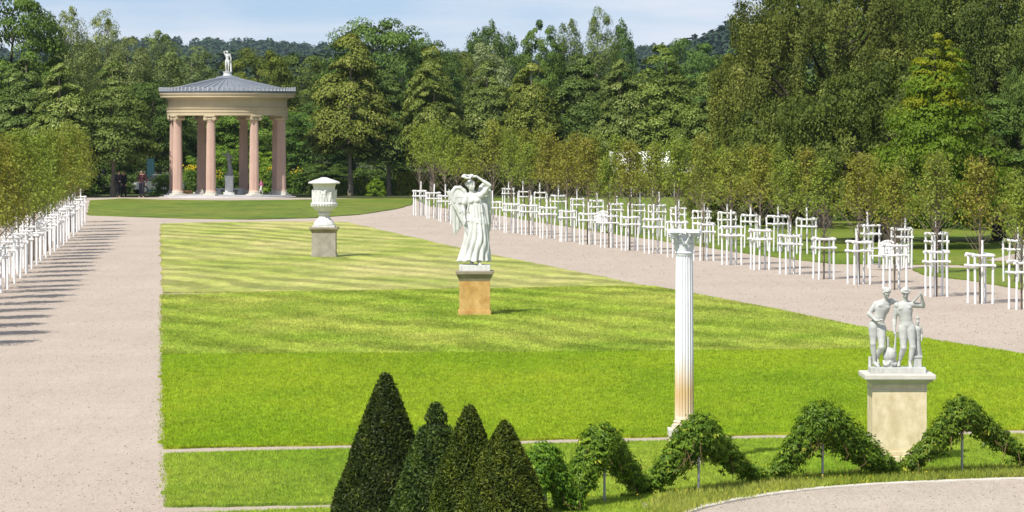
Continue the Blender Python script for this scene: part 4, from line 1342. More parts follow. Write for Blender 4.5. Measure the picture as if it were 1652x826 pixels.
# corinthian column
colr = P(1104, 751)
column = empty('corinthian_column', colr, 0, 'tall slender white fluted column with leafy capital and rust stained lower shaft', 'column')
def rust(nt, col):
    tc = nt.nodes.new('ShaderNodeTexCoord')
    sx = nt.nodes.new('ShaderNodeSeparateXYZ')
    nt.links.new(tc.outputs['Object'], sx.inputs[0])
    nz = noise_tex(nt, 4.0, 5, 0.6, stretch=(5.0, 5.0, 0.35))
    ad = N(nt, 'ShaderNodeMath', _operation='MULTIPLY_ADD'); ad.inputs[1].default_value = 0.55
    nt.links.new(nz, ad.inputs[0]); nt.links.new(sx.outputs['Z'], ad.inputs[2])
    k = ramp(nt, ad.outputs[0], [(0.55, (0.55,) * 3), (0.80, (0.65,) * 3), (1.05 / 1.0 if False else 0.99, (1, 1, 1))])
    mr = nt.nodes.new('ShaderNodeMapRange')
    mr.inputs['From Min'].default_value = 1.35; mr.inputs['From Max'].default_value = 1.85
    mr.inputs['To Min'].default_value = 1.0; mr.inputs['To Max'].default_value = 0.0
    nt.links.new(ad.outputs[0], mr.inputs['Value'])
    mr2 = nt.nodes.new('ShaderNodeMapRange')
    mr2.inputs['From Min'].default_value = 0.45; mr2.inputs['From Max'].default_value = 1.3
    mr2.inputs['To Min'].default_value = 0.35; mr2.inputs['To Max'].default_value = 1.0
    nt.links.new(ad.outputs[0], mr2.inputs['Value'])
    mm = N(nt, 'ShaderNodeMath', _operation='MULTIPLY')
    nt.links.new(mr.outputs[0], mm.inputs[0]); nt.links.new(mr2.outputs[0], mm.inputs[1])
    return mixc(nt, mm.outputs[0], col, (0.60, 0.43, 0.22))
M_rust = stone('white iron with rust', (0.72, 0.73, 0.75), (0.80, 0.81, 0.83), 5.0, 0.55, 0.08, 0.003, 0.4, rust)
M_wiron = stone('white painted iron', (0.70, 0.72, 0.75), (0.80, 0.81, 0.84), 6.0, 0.55, 0.1, 0.003, 0.4)
zc = lambda py: (751 - py) / 114.8
mb = MB(); mb.box((0, 0, zc(722) - 0.12), (0.44, 0.44, 0.5), bevel=0.008); mb.obj('pedestal_block', M_cream2, column)
mb = MB(); mb.box((0, 0, (zc(703) + zc(691)) / 2), (0.46, 0.46, 0.105), bevel=0.012); mb.obj('pedestal_cap', M_pale, column)
mb = MB(); mb.box((0, 0, zc(691) + 0.016), (0.35, 0.35, 0.03), bevel=0.004)
mb.lathe([(.165, .0), (.172, .015), (.165, .03), (.15, .036), (.146, .045), (.155, .055), (.158, .065), (.15, .078), (.142, .085)], 40, (0, 0, zc(691) + 0.032))
mb.obj('base', M_rust, column, True)
def flute(n, d):
    def f(r, z, t):
        c = (t * n / (2 * PI)) % 1.0
        x = abs(c - 0.5) * 2
        return r * (1 - d * math.sqrt(max(0.0, 1 - (x / 0.82) ** 2)))
    return f
z0, z1 = zc(691) + 0.118, zc(409)
mb = MB()
pr = [(0.136, z0), (0.134, z0 + .03)] + [(0.133 - 0.014 * (t ** 1.6), z0 + .05 + (z1 - z0 - .09) * t) for t in np.linspace(0, 1, 12)] + [(0.121, z1 - .02), (0.124, z1)]
def fl(r, z, t):
    return flute(20, 0.13)(r, z, t) if z0 + .04 < z < z1 - .03 else r
mb.lathe(pr, 160, rfun=fl)
mb.obj('shaft', M_rust, column, True, angle=0.5)
cap_ = MB()
zc0 = z1
cap_.lathe([(.128, .0), (.135, .008), (.135, .02), (.125, .03), (.118, .034), (.118, .10), (.12, .18), (.135, .25), (.16, .29)], 40, (0, 0, zc0))
capo = cap_.obj('capital', M_wiron, column, True)
mb = MB()
pts = []
for k in range(4):
    a0 = PI / 4 + k * PI / 2
    pts += [(0.31 * math.cos(a0 - 0.10), 0.31 * math.sin(a0 - 0.10)), (0.31 * math.cos(a0 + 0.10), 0.31 * math.sin(a0 + 0.10))]
    for s in (0.25, 0.5, 0.75):
        a1 = a0 + PI / 2 * s
        rr = 0.205 + 0.05 * abs(s - .5) * 2
        pts.append((rr * math.cos(a1), rr * math.sin(a1)))
mb.prism(pts, zc0 + .295, zc0 + .332)
link('abacus', mb.mesh('abacus', M_wiron), capo)
def acanthus(w, h, curl):
    """one curled leaf with a lobed outline; grows up from the origin, curls to +x"""
    vs, fs = [], []
    K, Wn = 9, 7
    for i in range(K):
        t = i / (K - 1)
        a = max(0, (t - .5) / .5)
        x = 0.018 + 0.02 * t + curl * a * a
        z = h * (t if t < .75 else .75 + .25 * (t - .75) / .25 * (1 - 1.5 * max(0, t - .8) / .2 * .5))
        ww = w * (0.55 + 0.45 * math.sin(PI * min(1, t * 1.1))) * (1 + 0.22 * math.sin(t * 22)) * (1 if t < .85 else 1 - (t - .85) * 4.5)
        for j in range(Wn):
            s = j / (Wn - 1) * 2 - 1
            vs.append((x - 0.010 * s * s + 0.006 * math.cos(s * 9), s * ww / 2, z))
    for i in range(K - 1):
        for j in range(Wn - 1):
            a = i * Wn + j
            fs.append((a, a + 1, a + Wn + 1, a + Wn))
    vs = np.array(vs); n = len(vs)
    v2 = vs - np.array([0.008, 0, 0])
    fs = np.array(fs)
    return np_mesh('acanthus_leaf', np.concatenate([vs, v2]), np.concatenate([fs, fs[:, ::-1] + n]), M_wiron, True)
al1, al2 = acanthus(0.095, 0.13, 0.045), acanthus(0.10, 0.21, 0.06)
for k in range(8):
    a = k * PI / 4
    link('acanthus_leaf', al1, capo, None, (0.105 * math.cos(a), 0.105 * math.sin(a), zc0 + .035), (0, 0, a))
    a += PI / 8
    link('acanthus_leaf', al2, capo, None, (0.105 * math.cos(a), 0.105 * math.sin(a), zc0 + .04), (0, 0, a))
for k in range(4):
    a = PI / 4 + k * PI / 2
    mb = MB()
    sp = [(0.13, 0.15), (0.16, 0.21), (0.21, 0.262), (0.262, 0.28), (0.288, 0.262), (0.284, 0.236), (0.262, 0.23), (0.25, 0.245), (0.262, 0.256)]
    mb.tube([(x, 0, z) for x, z in sp], [.014, .016, .017, .018, .018, .016, .014, .012, .01], 8)
    vme = mb.mesh('volute', M_wiron, True)
    link('volute', vme, capo, None, (0, 0, zc0), (0, 0, a))
    b = a + PI / 4
    mb = MB()
    for i in range(5):
        t = i / 5 * 2 * PI
        mb.ball((0.022, 0.017 * math.cos(t), 0.017 * math.sin(t)), (.012, .014, .014), seg=6)
    for s in (-1, 1):
        mb.tube([(-.02, s * .02, -.15), (0.0, s * .05, -.08), (0.012, s * .075, -.035), (.01, s * .06, -.02), (.006, s * .05, -.035)], [.008, .009, .009, .008, .006], 6)
    link('rosette', mb.mesh('rosette', M_wiron, True), capo, None, (0.195 * math.cos(b), 0.195 * math.sin(b), zc0 + .305), (0, 0, b))

# ------------------------------------------------------------------ double statue
gp_ = P(1447, 746, 1.275)
k_ = 1 / 586.0
def G(u, v, y=0.0): return np.array([(u - 345) * k_, y, (780 - v) * k_])
group = empty('double_statue', gp_, 0, 'grey stone statue of two nude wreathed youths beside a small altar', 'statue')
mb = MB(); mb.box((0, 0.0, 0.04), (0.785, 0.40, 0.08), bevel=0.006); mb.obj('base_plate', M_greystone, group)
H = 1.16
A = Sculpt((-0.44, -0.24, 0.07), (0.06, 0.26, 1.24), 0.0058)
# left youth, head bowed, one arm over the other's shoulder
hipL, hipR = G(150, 392, .0), G(212, 402, .0)
shL, shR = G(172, 212, -.01), G(292, 192, .04)
torso(A, G(182, 372), G(222, 246, -.012), G(246, 176, -.015), shL, shR, hipL, hipR, H, 1.12)
A.cap(G(243, 195, -.008), G(254, 150, -.035), 0.03 * H, 0.027 * H, .01)
head(A, G(254, 118, -.05), (0.28, -1, -0.75), (0.1, -.6, 1), H, 'curly', 3)
limb_arm(A, shL, G(112, 292, -.02), G(165, 345, -.115), H, 1.15, k=.007)
hand(A, G(165, 345, -.115), G(215, 350, -.135), H, (0, 0, 1), (0, -1, 0.5), .5)
A.ell(G(207, 338, -.135), (.03, .03, .012), None, .004)
limb_arm(A, shR, G(330, 190, .10), G(375, 215, .13), H, 1.15, k=.007)
limb_leg(A, hipL, G(146, 540, -.035), G(158, 695, .0), G(188, 728, -.085), H, 1.2)
limb_leg(A, hipR, G(216, 566, -.075), G(180, 655, .03), G(196, 724, .0), H, 1.2)
A.ell(G(190, 418, -.06), (.016, .016, .022), None, .008)
for i in range(16):
    a = i / 16 * 6.28
    A.cap(G(128, 780, .1) + np.array([.02 * math.cos(a), .03 * math.sin(a), 0]), G(128 + 4 * math.sin(a * 3), 655, .1) + np.array([.014 * math.cos(a), .02 * math.sin(a), 0]), .012, .008, .008)
link('youth', A.mesh('youth', M_greystone), group)
B = Sculpt((-0.08, -0.24, 0.07), (0.45, 0.26, 1.24), 0.0058)
hipL, hipR = G(396, 412, .0), G(456, 408, .0)
shL, shR = G(345, 224, .0), G(474, 214, .0)
torso(B, G(425, 388), G(410, 264, -.01), G(416, 186, -.005), shL, shR, hipL, hipR, H, 1.16)
B.cap(G(415, 200, 0), G(415, 155, -.015), 0.031 * H, 0.028 * H, .01)
head(B, G(416, 118, -.025), (-.12, -1, -0.42), (0, -.4, 1), H, 'wreath', 4)
limb_arm(B, shL, G(325, 345, .02), G(320, 440, -.045), H, 1.18, k=.007)
hand(B, G(320, 440, -.045), G(330, 485, -.06), H, (1, 0, 0), (0, -1, 0), .9)
limb_arm(B, shR, G(562, 228, .02), G(548, 152, -.06), H, 1.18, k=.007)
hand(B, G(548, 152, -.06), G(540, 105, -.07), H, (-1, 0, 0), (0, -1, 0), 1.0)
limb_leg(B, hipL, G(398, 572, -.045), G(366, 690, .03), G(352, 724, -.03), H, 1.2)
limb_leg(B, hipR, G(474, 568, -.05), G(450, 700, -.04), G(452, 736, -.125), H, 1.2)
B.ell(G(455, 424, -.062), (.018, .018, .024), None, .008)
link('youth', B.mesh('youth', M_greystone), group)
def torch(a, b, r0, r1):
    mb = MB(); a, b = Vector(a), Vector(b)
    mb.tube([a, a.lerp(b, .6), a.lerp(b, .8), b], [r0, (r0 + r1) * .55, r1, r1 * .8], 10)
    link('torch', mb.mesh('torch', M_greystone, True), group)
torch(G(333, 440, -.07), G(322, 608, -.06), .008, .022)
torch(G(548, 112, -.085), G(478, 190, -.05), .008, .017)
# altar between the two
C_ = Sculpt((-0.25, -0.16, 0.06), (0.04, 0.14, 0.56), 0.007)
C_.cap(G(285, 775), G(285, 650), .085, .075, .01); C_.cap(G(285, 640), G(285, 628), .098, .098, .006)
C_.cap(G(268, 625), G(268, 495), .026, .022, .012)
for i in range(20):
    a = i / 20 * 2 * PI
    z = 690 + 26 * abs(math.sin(a * 2))
    C_.ell(G(285, z) + np.array([.085 * math.cos(a), .085 * math.sin(a), 0]), (.022, .022, .022), None, .008)
for i in range(6): C_.ell(G(262 + i * 10, 612, -.02 * (i % 2)), (.022, .03, .016), None, .012)
link('altar', C_.mesh('altar', M_greystone), group)
# small idol on a block at the right
mb = MB(); mb.box(tuple(G(515, 715, .03)), (.115, .13, .22), bevel=.006); mb.box(tuple(G(515, 648, .03)), (.135, .15, .03), bevel=.006); mb.obj('idol_block', M_greystone, group)
I_ = Sculpt((0.17, -0.08, 0.2), (0.40, 0.16, 0.82), 0.0055)
h2 = 0.56
I_.cap(G(515, 640, .03), G(517, 500, .03), .05, .042, .01); I_.cap(G(517, 500, .03), G(517, 420, .03), .04, .05, .01)
torso(I_, G(516, 490, .03), G(517, 428, .025), G(517, 398, .03), G(490, 412, .03), G(546, 412, .03), G(505, 500, .03), G(530, 500, .03), h2, 1.0, True)
head(I_, G(519, 368, .015), (0, -1, -.1), (0, 0, 1), h2, 'bun', 5, .004)
I_.cap(G(519, 345, .02), G(519, 328, .02), .02, .026, .005)
limb_arm(I_, G(490, 412, .03), G(482, 460, .01), G(500, 480, -.03), h2, 1, .004); limb_arm(I_, G(546, 412, .03), G(556, 470, .03), G(550, 520, .0), h2, 1, .004)
for i in range(9): I_.cap(G(482 + i * 9, 640, .03 - .04 * math.sin(i / 8 * PI)), G(498 + i * 4.5, 500, .03 - .035 * math.sin(i / 8 * PI)), .009, .006, .006)
link('idol', I_.mesh('idol', M_greystone), group)

# ------------------------------------------------------------------ winged statue
vp = P(766, 510, 1.135)
kv = 1 / 294.7
def V(u, v, y=0.0): return np.array([(u - 300) * kv, y, (775 - v) * kv])
vic = empty('winged_statue', vp, 0, 'white statue of a winged woman in long robes holding a wreath over her head', 'statue')
mb = MB(); mb.box((0.0, 0, 0.077), (0.77, 0.60, 0.153), bevel=0.01); mb.obj('base_plate', M_marble, vic)
H = 2.1
W_ = Sculpt((-0.56, -0.42, 0.12), (0.52, 0.42, 2.50), 0.0115)
# robe: an upright field of folds, fuller towards the hem
def robe(X, Y, Z):
    t = np.clip((Z - V(0, 700)[2]) / (V(0, 400)[2] - V(0, 700)[2]), 0, 1.0)
    cx = (295 + (308 - 295) * t - 300) * kv + 0.025 * np.sin(t * 3)
    cy = -0.02 + 0.0 * t
    rx = (0.385 - 0.155 * t ** 0.7)
    ry = (0.30 - 0.13 * t ** 0.7)
    # forward leg pushes the cloth out
    th = np.arctan2((Y - cy) / ry, (X - cx) / rx)
    fold = (0.045 + 0.060 * (1 - t)) * (np.abs(np.sin(th * 6.5 + 1.6 * (1 - t) + 0.6 * np.sin(Z * 5))) ** 0.7 - 0.5) + 0.018 * (1 - t) * np.sin(th * 17 + Z * 3)
    leg = 0.06 * np.exp(-((th + 1.15) / 0.35) ** 2) * np.exp(-((t - 0.55) / 0.35) ** 2)
    q = np.sqrt(((X - cx) / rx) ** 2 + ((Y - cy) / ry) ** 2)
    d = (q - 1 - (fold + leg) / rx) * np.minimum(rx, ry) * 0.8
    hem = V(0, 702)[2] + 0.02 * np.sin(th * 9)
    d = np.maximum(d, hem - Z)
    return np.maximum(d, Z - V(0, 395)[2])
W_.field((-0.5, -0.42, 0.2), (0.5, 0.42, 1.35), robe, 0.02)
def overfold(X, Y, Z):
    t = np.clip((Z - V(0, 420)[2]) / (V(0, 290)[2] - V(0, 420)[2]), 0, 1.0)
    cx = (310 - 300) * kv - 0.02 * t
    rx = 0.265 - 0.075 * t; ry = 0.20 - 0.05 * t
    th = np.arctan2(Y / ry, (X - cx) / rx)
    fold = 0.05 * (1 - 0.6 * t) * (np.abs(np.sin(th * 8 + X * 6)) ** 0.7 - 0.5)
    d = (np.sqrt(((X - cx) / rx) ** 2 + (Y / ry) ** 2) - 1 - fold / rx) * 0.14
    hem = V(0, 415)[2] - 0.10 * np.clip((X - 0.02) / 0.25, 0, 1) + 0.02 * np.sin(th * 10)
    return np.maximum(np.maximum(d, hem - Z), Z - V(0, 285)[2])
W_.field((-0.42, -0.34, 1.0), (0.46, 0.34, 1.75), overfold, 0.015)
shL, shR = V(243, 228, -.02), V(345, 222, .0)
torso(W_, V(306, 368), V(296, 268, -.015), V(281, 198, -.01), shL, shR, V(275, 400), V(335, 400), H, 1.0, True, k=.025)
for i in range(9):                                                # folds across the bodice
    u0 = 262 + i * 10
    W_.cap(V(u0, 232 + abs(i - 4) * 3, -.125), V(u0 + (i - 4) * 4, 345, -.135), .008, .014, .02)
W_.cap(V(283, 205, -.01), V(274, 172, -.02), .032 * H, .029 * H, .012)
head(W_, V(271, 148, -.035), (0.75, -0.85, 0.10), (0, 0, 1), H, 'bun', 6, .01)
limb_arm(W_, shR, V(410, 148, -.06), V(318, 84, -.09), H, 0.95, .012)
hand(W_, V(318, 84, -.09), V(268, 72, -.10), H, (0, 0, -1), (0, -1, 0), .5, .008)
limb_arm(W_, shL, V(214, 312, -.03), V(226, 395, -.16), H, 0.95, .012)
hand(W_, V(226, 395, -.16), V(238, 432, -.18), H, (-1, 0, 0), (0, -1, 0), 1.1, .008)
# sleeve pieces
for s_, (a, b) in enumerate(((V(345, 222), V(372, 196, -.02)), (V(243, 230), V(226, 275, -.03)))):
    W_.cap(a, b, .085, .075, .02)
# feet
limb_leg(W_, V(285, 520, -.03), V(285, 600, -.10), V(280, 705, -.03), V(276, 724, -.14), H, .8)
limb_leg(W_, V(320, 520, -.05), V(325, 600, -.16), V(330, 700, -.14), V(338, 738, -.28), H, .8)
# loose end of the robe at the right side
for i in range(7):
    W_.cap(V(352 + i * 6, 250 + i * 8, .05), V(362 + i * 6, 430 + (i % 3) * 16, .02), .02, .032, .02)
    W_.cap(V(362 + i * 6, 430 + (i % 3) * 16, .02), V(372 + i * 5, 560 + (i % 2) * 30, .04), .03, .02, .02)
link('figure', W_.mesh('figure', M_marble), vic)
# wreath in the raised hand
S2 = Sculpt((-0.40, -0.30, 2.2), (0.08, 0.12, 2.52), 0.011)
for i in range(40):
    a = i / 40 * 2 * PI
    c = V(246, 80, -.09) + np.array([.105 * math.cos(a), .10 * math.sin(a), .03 * math.sin(a) + .045 * math.cos(a * 2) * .3])
    S2.ell(c, (.028, .028, .024), None, .012)
    S2.ell(c + np.array([.03 * math.cos(a * 5), .02 * math.sin(a * 7), .022 * math.cos(a * 3)]), (.022, .016, .02), None, .006)
link('wreath', S2.mesh('wreath', M_marble), vic)
# wings: a thick curved arm and long overlapping feathers
def wing(name, arm, tips, y0, th):
    ws = Sculpt((-0.72, -0.22, 0.5), (0.60, 0.42, 2.45), 0.0115)
    for i in range(len(arm) - 1):
        ws.cap(V(*arm[i], y0), V(*arm[i + 1], y0), .048, .045, .02)
    m = len(tips)
    path = cr([Vector(V(*q, y0)) for q in arm], 8)
    for i, tip in enumerate(tips):
        s0 = path[int((0.12 + 0.86 * i / max(1, m - 1)) * (len(path) - 1))]
        s0 = np.array(s0); e = V(*tip, y0 + .02 * (i % 2) + .03)
        # each feather a flat blade: two capsules side by side
        d = nv(e - s0); sd_ = np.cross(d, (0, 1, 0))
        for o in (-.024, 0, .024):
            ws.cap(s0 + sd_ * o, e - d * abs(o) * 2.2 + sd_ * o * .6, .021, .014, .006)
    for row in (0.22, 0.36):                                       # coverts
        for i, tip in enumerate(tips):
            s0 = np.array(path[int((0.1 + 0.86 * i / max(1, m - 1)) * (len(path) - 1))])
            e = s0 + (V(*tip, y0) - s0) * row
            e[1] = y0 - .03 + .05 * row
            d = nv(e - s0); sd_ = np.cross(d, (0, 1, 0))
            for o in (-.022, .022): ws.cap(s0 + sd_ * o, e + sd_ * o * .5, .024, .016, .006)
    link('wing', ws.mesh('wing', M_marble), vic)
wing('wing', [(248, 232), (222, 188), (192, 164), (158, 165), (136, 192), (133, 232)],
     [(236, 400), (222, 425), (208, 448), (192, 470), (178, 488), (164, 502), (150, 512), (142, 470), (136, 420), (131, 380)], .10, .03)
wing('wing', [(325, 215), (345, 160), (368, 138), (392, 150), (408, 190)],
     [(352, 450), (364, 470), (376, 482), (388, 490), (400, 492), (411, 484), (416, 440), (418, 380), (416, 330)], .16, .03)
# palm branch carried on the left arm
pb = Sculpt((-0.76, -0.30, 0.78), (0.05, 0.05, 2.1), 0.0115)
st = [(108, 198), (150, 270), (192, 345), (228, 430), (262, 524)]
for i in range(len(st) - 1): pb.cap(V(*st[i], -.15), V(*st[i + 1], -.17), .022, .024, .01)
for i in range(26):
    t = i / 26
    j = min(int(t * 4), 3); f = t * 4 - j
    b0 = V(st[j][0] + (st[j + 1][0] - st[j][0]) * f, st[j][1] + (st[j + 1][1] - st[j][1]) * f, -.15)
    d = nv(V(*st[0]) - V(*st[-1])); n_ = np.cross(d, (0, 1, 0))
    L = 0.12 * math.sin(PI * (0.12 + 0.8 * t)) + .03
    for s in (-1, 1): pb.cap(b0, b0 + (d * .8 + n_ * s * .55) * L, .016, .009, .008)
link('palm_branch', pb.mesh('palm_branch', M_marble), vic)

# ------------------------------------------------------------------ round temple
tp = at(367, 245.5)
ST = 24.45
def zt(py): return (318.0 - py) / ST
temple = empty('round_temple', tp, 0, 'round open temple of pink fluted columns under a grey cone roof', 'temple')
mb = MB(); mb.lathe([(4.55, -0.05), (4.55, 0.0), (4.52, 0.03)], 72); mb.obj('lower_step', M_floorstone, temple)
mb = MB(); mb.lathe([(4.25, 0.032), (4.25, 0.115), (4.22, 0.13)], 72); mb.obj('floor', M_floorstone, temple)
# columns
RC, TH0 = 3.69, math.radians(32.4)
zb, zcap = 0.13, zt(187)
hcol = zcap - zb
def tfl(r, z, t):
    if not (0.36 < z < hcol - 0.42): return r
    x = abs(((t * 22 / (2 * PI)) % 1.0) - 0.5) * 2
    return r * (1 - 0.11 * math.sqrt(max(0, 1 - (x / 0.8) ** 2)))
mb = MB()
mb.lathe([(0.345, 0.26), (0.33, 0.33)] + [(0.318 - 0.05 * t ** 1.5, 0.37 + (hcol - .80) * t) for t in np.linspace(0, 1, 9)] + [(0.27, hcol - .41), (0.285, hcol - .36), (0.275, hcol - .33)], 132, rfun=tfl)
col_me = mb.mesh('column', M_pink, True, 0.5)
mb = MB()
mb.box((0, 0, 0.055), (0.80, 0.80, 0.11), bevel=0.012)
mb.lathe([(.385, .11), (.40, .14), (.385, .17), (.35, .185), (.345, .20), (.37, .215), (.372, .235), (.35, .262)], 40)
base_me = mb.mesh('base', M_pale, True)
mb = MB()
mb.box((0, 0, hcol - 0.04), (0.74, 0.74, 0.08), bevel=0.012)
mb.lathe([(.275, hcol - .33), (.33, hcol - .27), (.335, hcol - .22), (.30, hcol - .18)], 32)
for fx in (-1, 1):                                               # scrolls with their bolsters
    rotY = Matrix.Rotation(PI / 2, 3, 'X')
    for fy in (-1, 1):
        for (rr, dd) in ((0.13, 0.0), (0.088, 0.012), (0.042, 0.026)):
            pts = [(fx * 0.30, fy * (0.24 + dd), hcol - 0.20), (fx * 0.30, fy * (0.32 + dd), hcol - 0.20)]
            mb.tube(pts, [rr, rr], 20)
    mb.tube([(fx * 0.30, -0.26, hcol - .20), (fx * 0.30, 0, hcol - .20), (fx * 0.30, 0.26, hcol - .20)], [0.12, 0.075, 0.12], 16)
mb.box((0, 0, hcol - 0.12), (0.60, 0.60, 0.08))
cap_me = mb.mesh('capital', M_sand, True)
for k in range(8):
    th = TH0 + k * PI / 4
    c = link('column', col_me, temple, None, (RC * math.sin(th), -RC * math.cos(th), zb), (0, 0, th))
    link('base', base_me, c)
    link('capital', cap_me, c)
# entablature as open rings
def ring(name, prof, mat, parent=temple, n=96, smooth=True):
    mb = MB(); mb.lathe(prof + [prof[0]], n, cap=False)
    return mb.obj(name, mat, parent, smooth, angle=0.45)
z = zcap
ring('architrave', [(3.25, z + .02), (3.98, z + .0), (3.98, z + .20), (4.01, z + .205), (4.01, z + .40), (4.05, z + .405), (4.06, z + .47), (4.09, z + .50), (3.95, z + .52), (3.25, z + .52)], M_sand)
ring('frieze', [(3.3, z + .523), (3.93, z + .523), (3.93, z + 1.02), (3.97, z + 1.06), (3.3, z + 1.06)], M_sand)
ring('cornice', [(3.3, z + 1.063), (4.0, z + 1.063), (4.08, z + 1.12), (4.2, z + 1.17), (4.42, z + 1.19), (4.42, z + 1.30), (4.46, z + 1.33), (4.50, z + 1.43), (4.46, z + 1.455), (3.3, z + 1.455)], M_sand)
zr = z + 1.46
mb = MB(); mb.lathe([(3.9, z + .54), (3.9, z + .60)], 64); mb.obj('ceiling', M_sand, temple)
mb = MB(); mb.lathe([(4.44, zr), (4.47, zr + .02), (4.47, zr + .12), (4.40, zr + .14), (0.62, zr + 1.02), (0.62, zr + 1.03)], 96); rf = mb.obj('roof', M_lead, temple, True, angle=0.35)
for k in range(44):                                              # standing seams of the metal roof
    a = (k + .5) / 44 * 2 * PI
    mb = MB()
    p0, p1 = Vector((4.36, 0, zr + .17)), Vector((0.66, 0, zr + 1.03))
    mb.tube([p0, p1], [0.028, 0.022], 5)
    link('roof_seam', mb.mesh('roof_seam', M_lead), rf, None, (0, 0, 0), (0, 0, a))
mb = MB(); mb.lathe([(0.78, 0), (0.80, .03), (0.74, .10), (0.42, .17), (0.38, .19)], 40, (0, 0, zr + .98)); mb.obj('roof_cap', M_lead, temple, True)
M_antefix = stone('pale zinc', (0.30, 0.315, 0.33), (0.42, 0.43, 0.44), 4.0, 0.55, 0.1, 0.004)
mb = MB()
mb.prism([(-.075, 0), (.075, 0), (.055, .02), (-.055, .02)], 0, 0.06)
am = MB()
for (w, y0, h0, h1) in ((.075, 0, 0, .09), (.06, 0, .09, .16), (.085, 0, .16, .22), (.05, 0, .22, .265)):
    am.box((0, y0, (h0 + h1) / 2), (w * 1.5, 0.045, h1 - h0), bevel=0.008)
am.tube([(0, 0.02, 0.02), (0, 0.35, 0.07)], [.035, .03], 6)
ame = am.mesh('antefix', M_antefix)
mb.bm.free()
gut = ring('gutter', [(4.40, zr + .121), (4.52, zr + .10), (4.52, zr + .145), (4.40, zr + .16)], M_lead)
for k in range(88):
    a = k / 88 * 2 * PI
    link('antefix', ame, gut, None, (4.49 * math.sin(a), -4.49 * math.cos(a), zr + .13), (0, 0, a))

# statue on the roof
fp = (tp.x, tp.y, zr + 1.17)
fin = empty('roof_statue', fp, 0, 'small white nude statue standing on top of the temple roof', 'statue')
mb = MB(); mb.lathe([(.31, 0), (.31, .03), (.27, .06), (.27, .20), (.30, .22), (.30, .27)], 24); mb.obj('drum', M_marble, fin, True)
Rf = Sculpt((-0.45, -0.35, 0.24), (0.45, 0.35, 1.75), 0.013)
H = 1.38
def g(x, y, z): return np.array([x * H, y * H, z * H + .27])
torso(Rf, g(-.01, 0, .535), g(-.005, 0, .73), g(0, 0, .845), g(-.105, .0, .80), g(.11, 0, .815), g(-.055, 0, .51), g(.05, 0, .50), H, 1.1)
Rf.cap(g(0, 0, .84), g(-.005, -.01, .88), .06, .05, .02)
head(Rf, g(-.01, -.02, .925), (.4, -1, -.1), (0, 0, 1), H, 'short', 2, .008)
limb_arm(Rf, g(-.105, 0, .80), g(-.17, -.02, .93), g(-.06, -.03, .985), H, 1.1); hand(Rf, g(-.06, -.03, .985), g(.0, -.03, .99), H, (0, 0, -1), (0, -1, 0))
limb_arm(Rf, g(.11, 0, .815), g(.165, 0, .64), g(.17, -.04, .50), H, 1.1); hand(Rf, g(.17, -.04, .50), g(.17, -.05, .42), H, (-1, 0, 0), (0, -1, 0))
limb_leg(Rf, g(-.055, 0, .51), g(-.075, -.03, .28), g(-.06, .01, .05), g(-.07, -.07, .018), H, 1.15)
limb_leg(Rf, g(.05, 0, .50), g(.055, -.03, .28), g(.03, .0, .05), g(.035, -.09, .018), H, 1.15)
Rf.cap(g(.17, .02, .0), g(.165, .01, .40), .07, .05, .02)
link('figure', Rf.mesh('figure', M_marble), fin)

# statue and its pedestal inside the temple
hp = (tp.x + 0.12, tp.y, 0.13)
ped = empty('pedestal', hp, 0, 'white pedestal in the middle of the round temple', 'pedestal')
mb = MB(); mb.box((0, 0, .09), (.72, .72, .18), bevel=.01); mb.obj('plinth', M_marble, ped)
mb = MB(); mb.box((0, 0, .68), (.52, .52, 1.0), bevel=.008); mb.obj('shaft', M_marble, ped)
mb = MB(); mb.box((0, 0, 1.22), (.62, .62, .08), bevel=.008); mb.obj('cap', M_marble, ped)
heb = empty('temple_statue', (hp[0], hp[1], hp[2] + 1.26), 0, 'grey striding draped figure on the pedestal inside the temple', 'statue')
Hb = Sculpt((-0.6, -0.45, -0.02), (0.6, 0.45, 1.9), 0.016)
H = 1.6
def g(x, y, z): return np.array([x * H, y * H, z * H + .03])
Hb.cap((0, 0, 0), (0, 0, .04), .24, .24, .01)
torso(Hb, g(0, 0, .54), g(-.03, -.03, .73), g(-.04, -.05, .845), g(-.13, -.03, .81), g(.06, -.03, .80), g(-.05, 0, .51), g(.05, 0, .51), H, 1, True)
Hb.cap(g(-.04, -.05, .84), g(-.05, -.06, .88), .05, .045, .02)
head(Hb, g(-.055, -.08, .925), (-.5, -1, -.2), (0, 0, 1), H, 'bun', 2, .008)
limb_arm(Hb, g(-.13, -.03, .81), g(-.22, -.08, .84), g(-.28, -.12, .92), H); hand(Hb, g(-.28, -.12, .92), g(-.31, -.13, .97), H, (0, 0, 1), (1, 0, 0))
limb_arm(Hb, g(.06, -.03, .80), g(.13, -.02, .68), g(.11, -.12, .60), H); hand(Hb, g(.11, -.12, .60), g(.09, -.16, .58), H, (-1, 0, 0), (0, 0, 1))
def rb(X, Y, Z):
    t = np.clip((Z - .03) / (H * .55), 0, 1)
    cx = 0.12 * (1 - t) - .01; rx = .17 - .05 * t; ry = .19 - .08 * t
    th = np.arctan2(Y / ry, (X - cx) / rx)
    d = (np.sqrt(((X - cx) / rx) ** 2 + (Y / ry) ** 2) - 1 - .12 * (np.abs(np.sin(th * 6 + t * 2)) - .5)) * .11
    return np.maximum(np.maximum(d, .12 - Z), Z - H * .58)
Hb.field((-.5, -.4, 0), (.6, .4, 1.1), rb, .02)
limb_leg(Hb, g(.02, -.02, .3), g(.05, -.05, .2), g(.03, .0, .05), g(.0, -.08, .015), H); limb_leg(Hb, g(.08, 0, .3), g(.1, .0, .18), g(.13, .03, .06), g(.12, -.03, .015), H)
link('figure', Hb.mesh('figure', M_darkstone), heb)
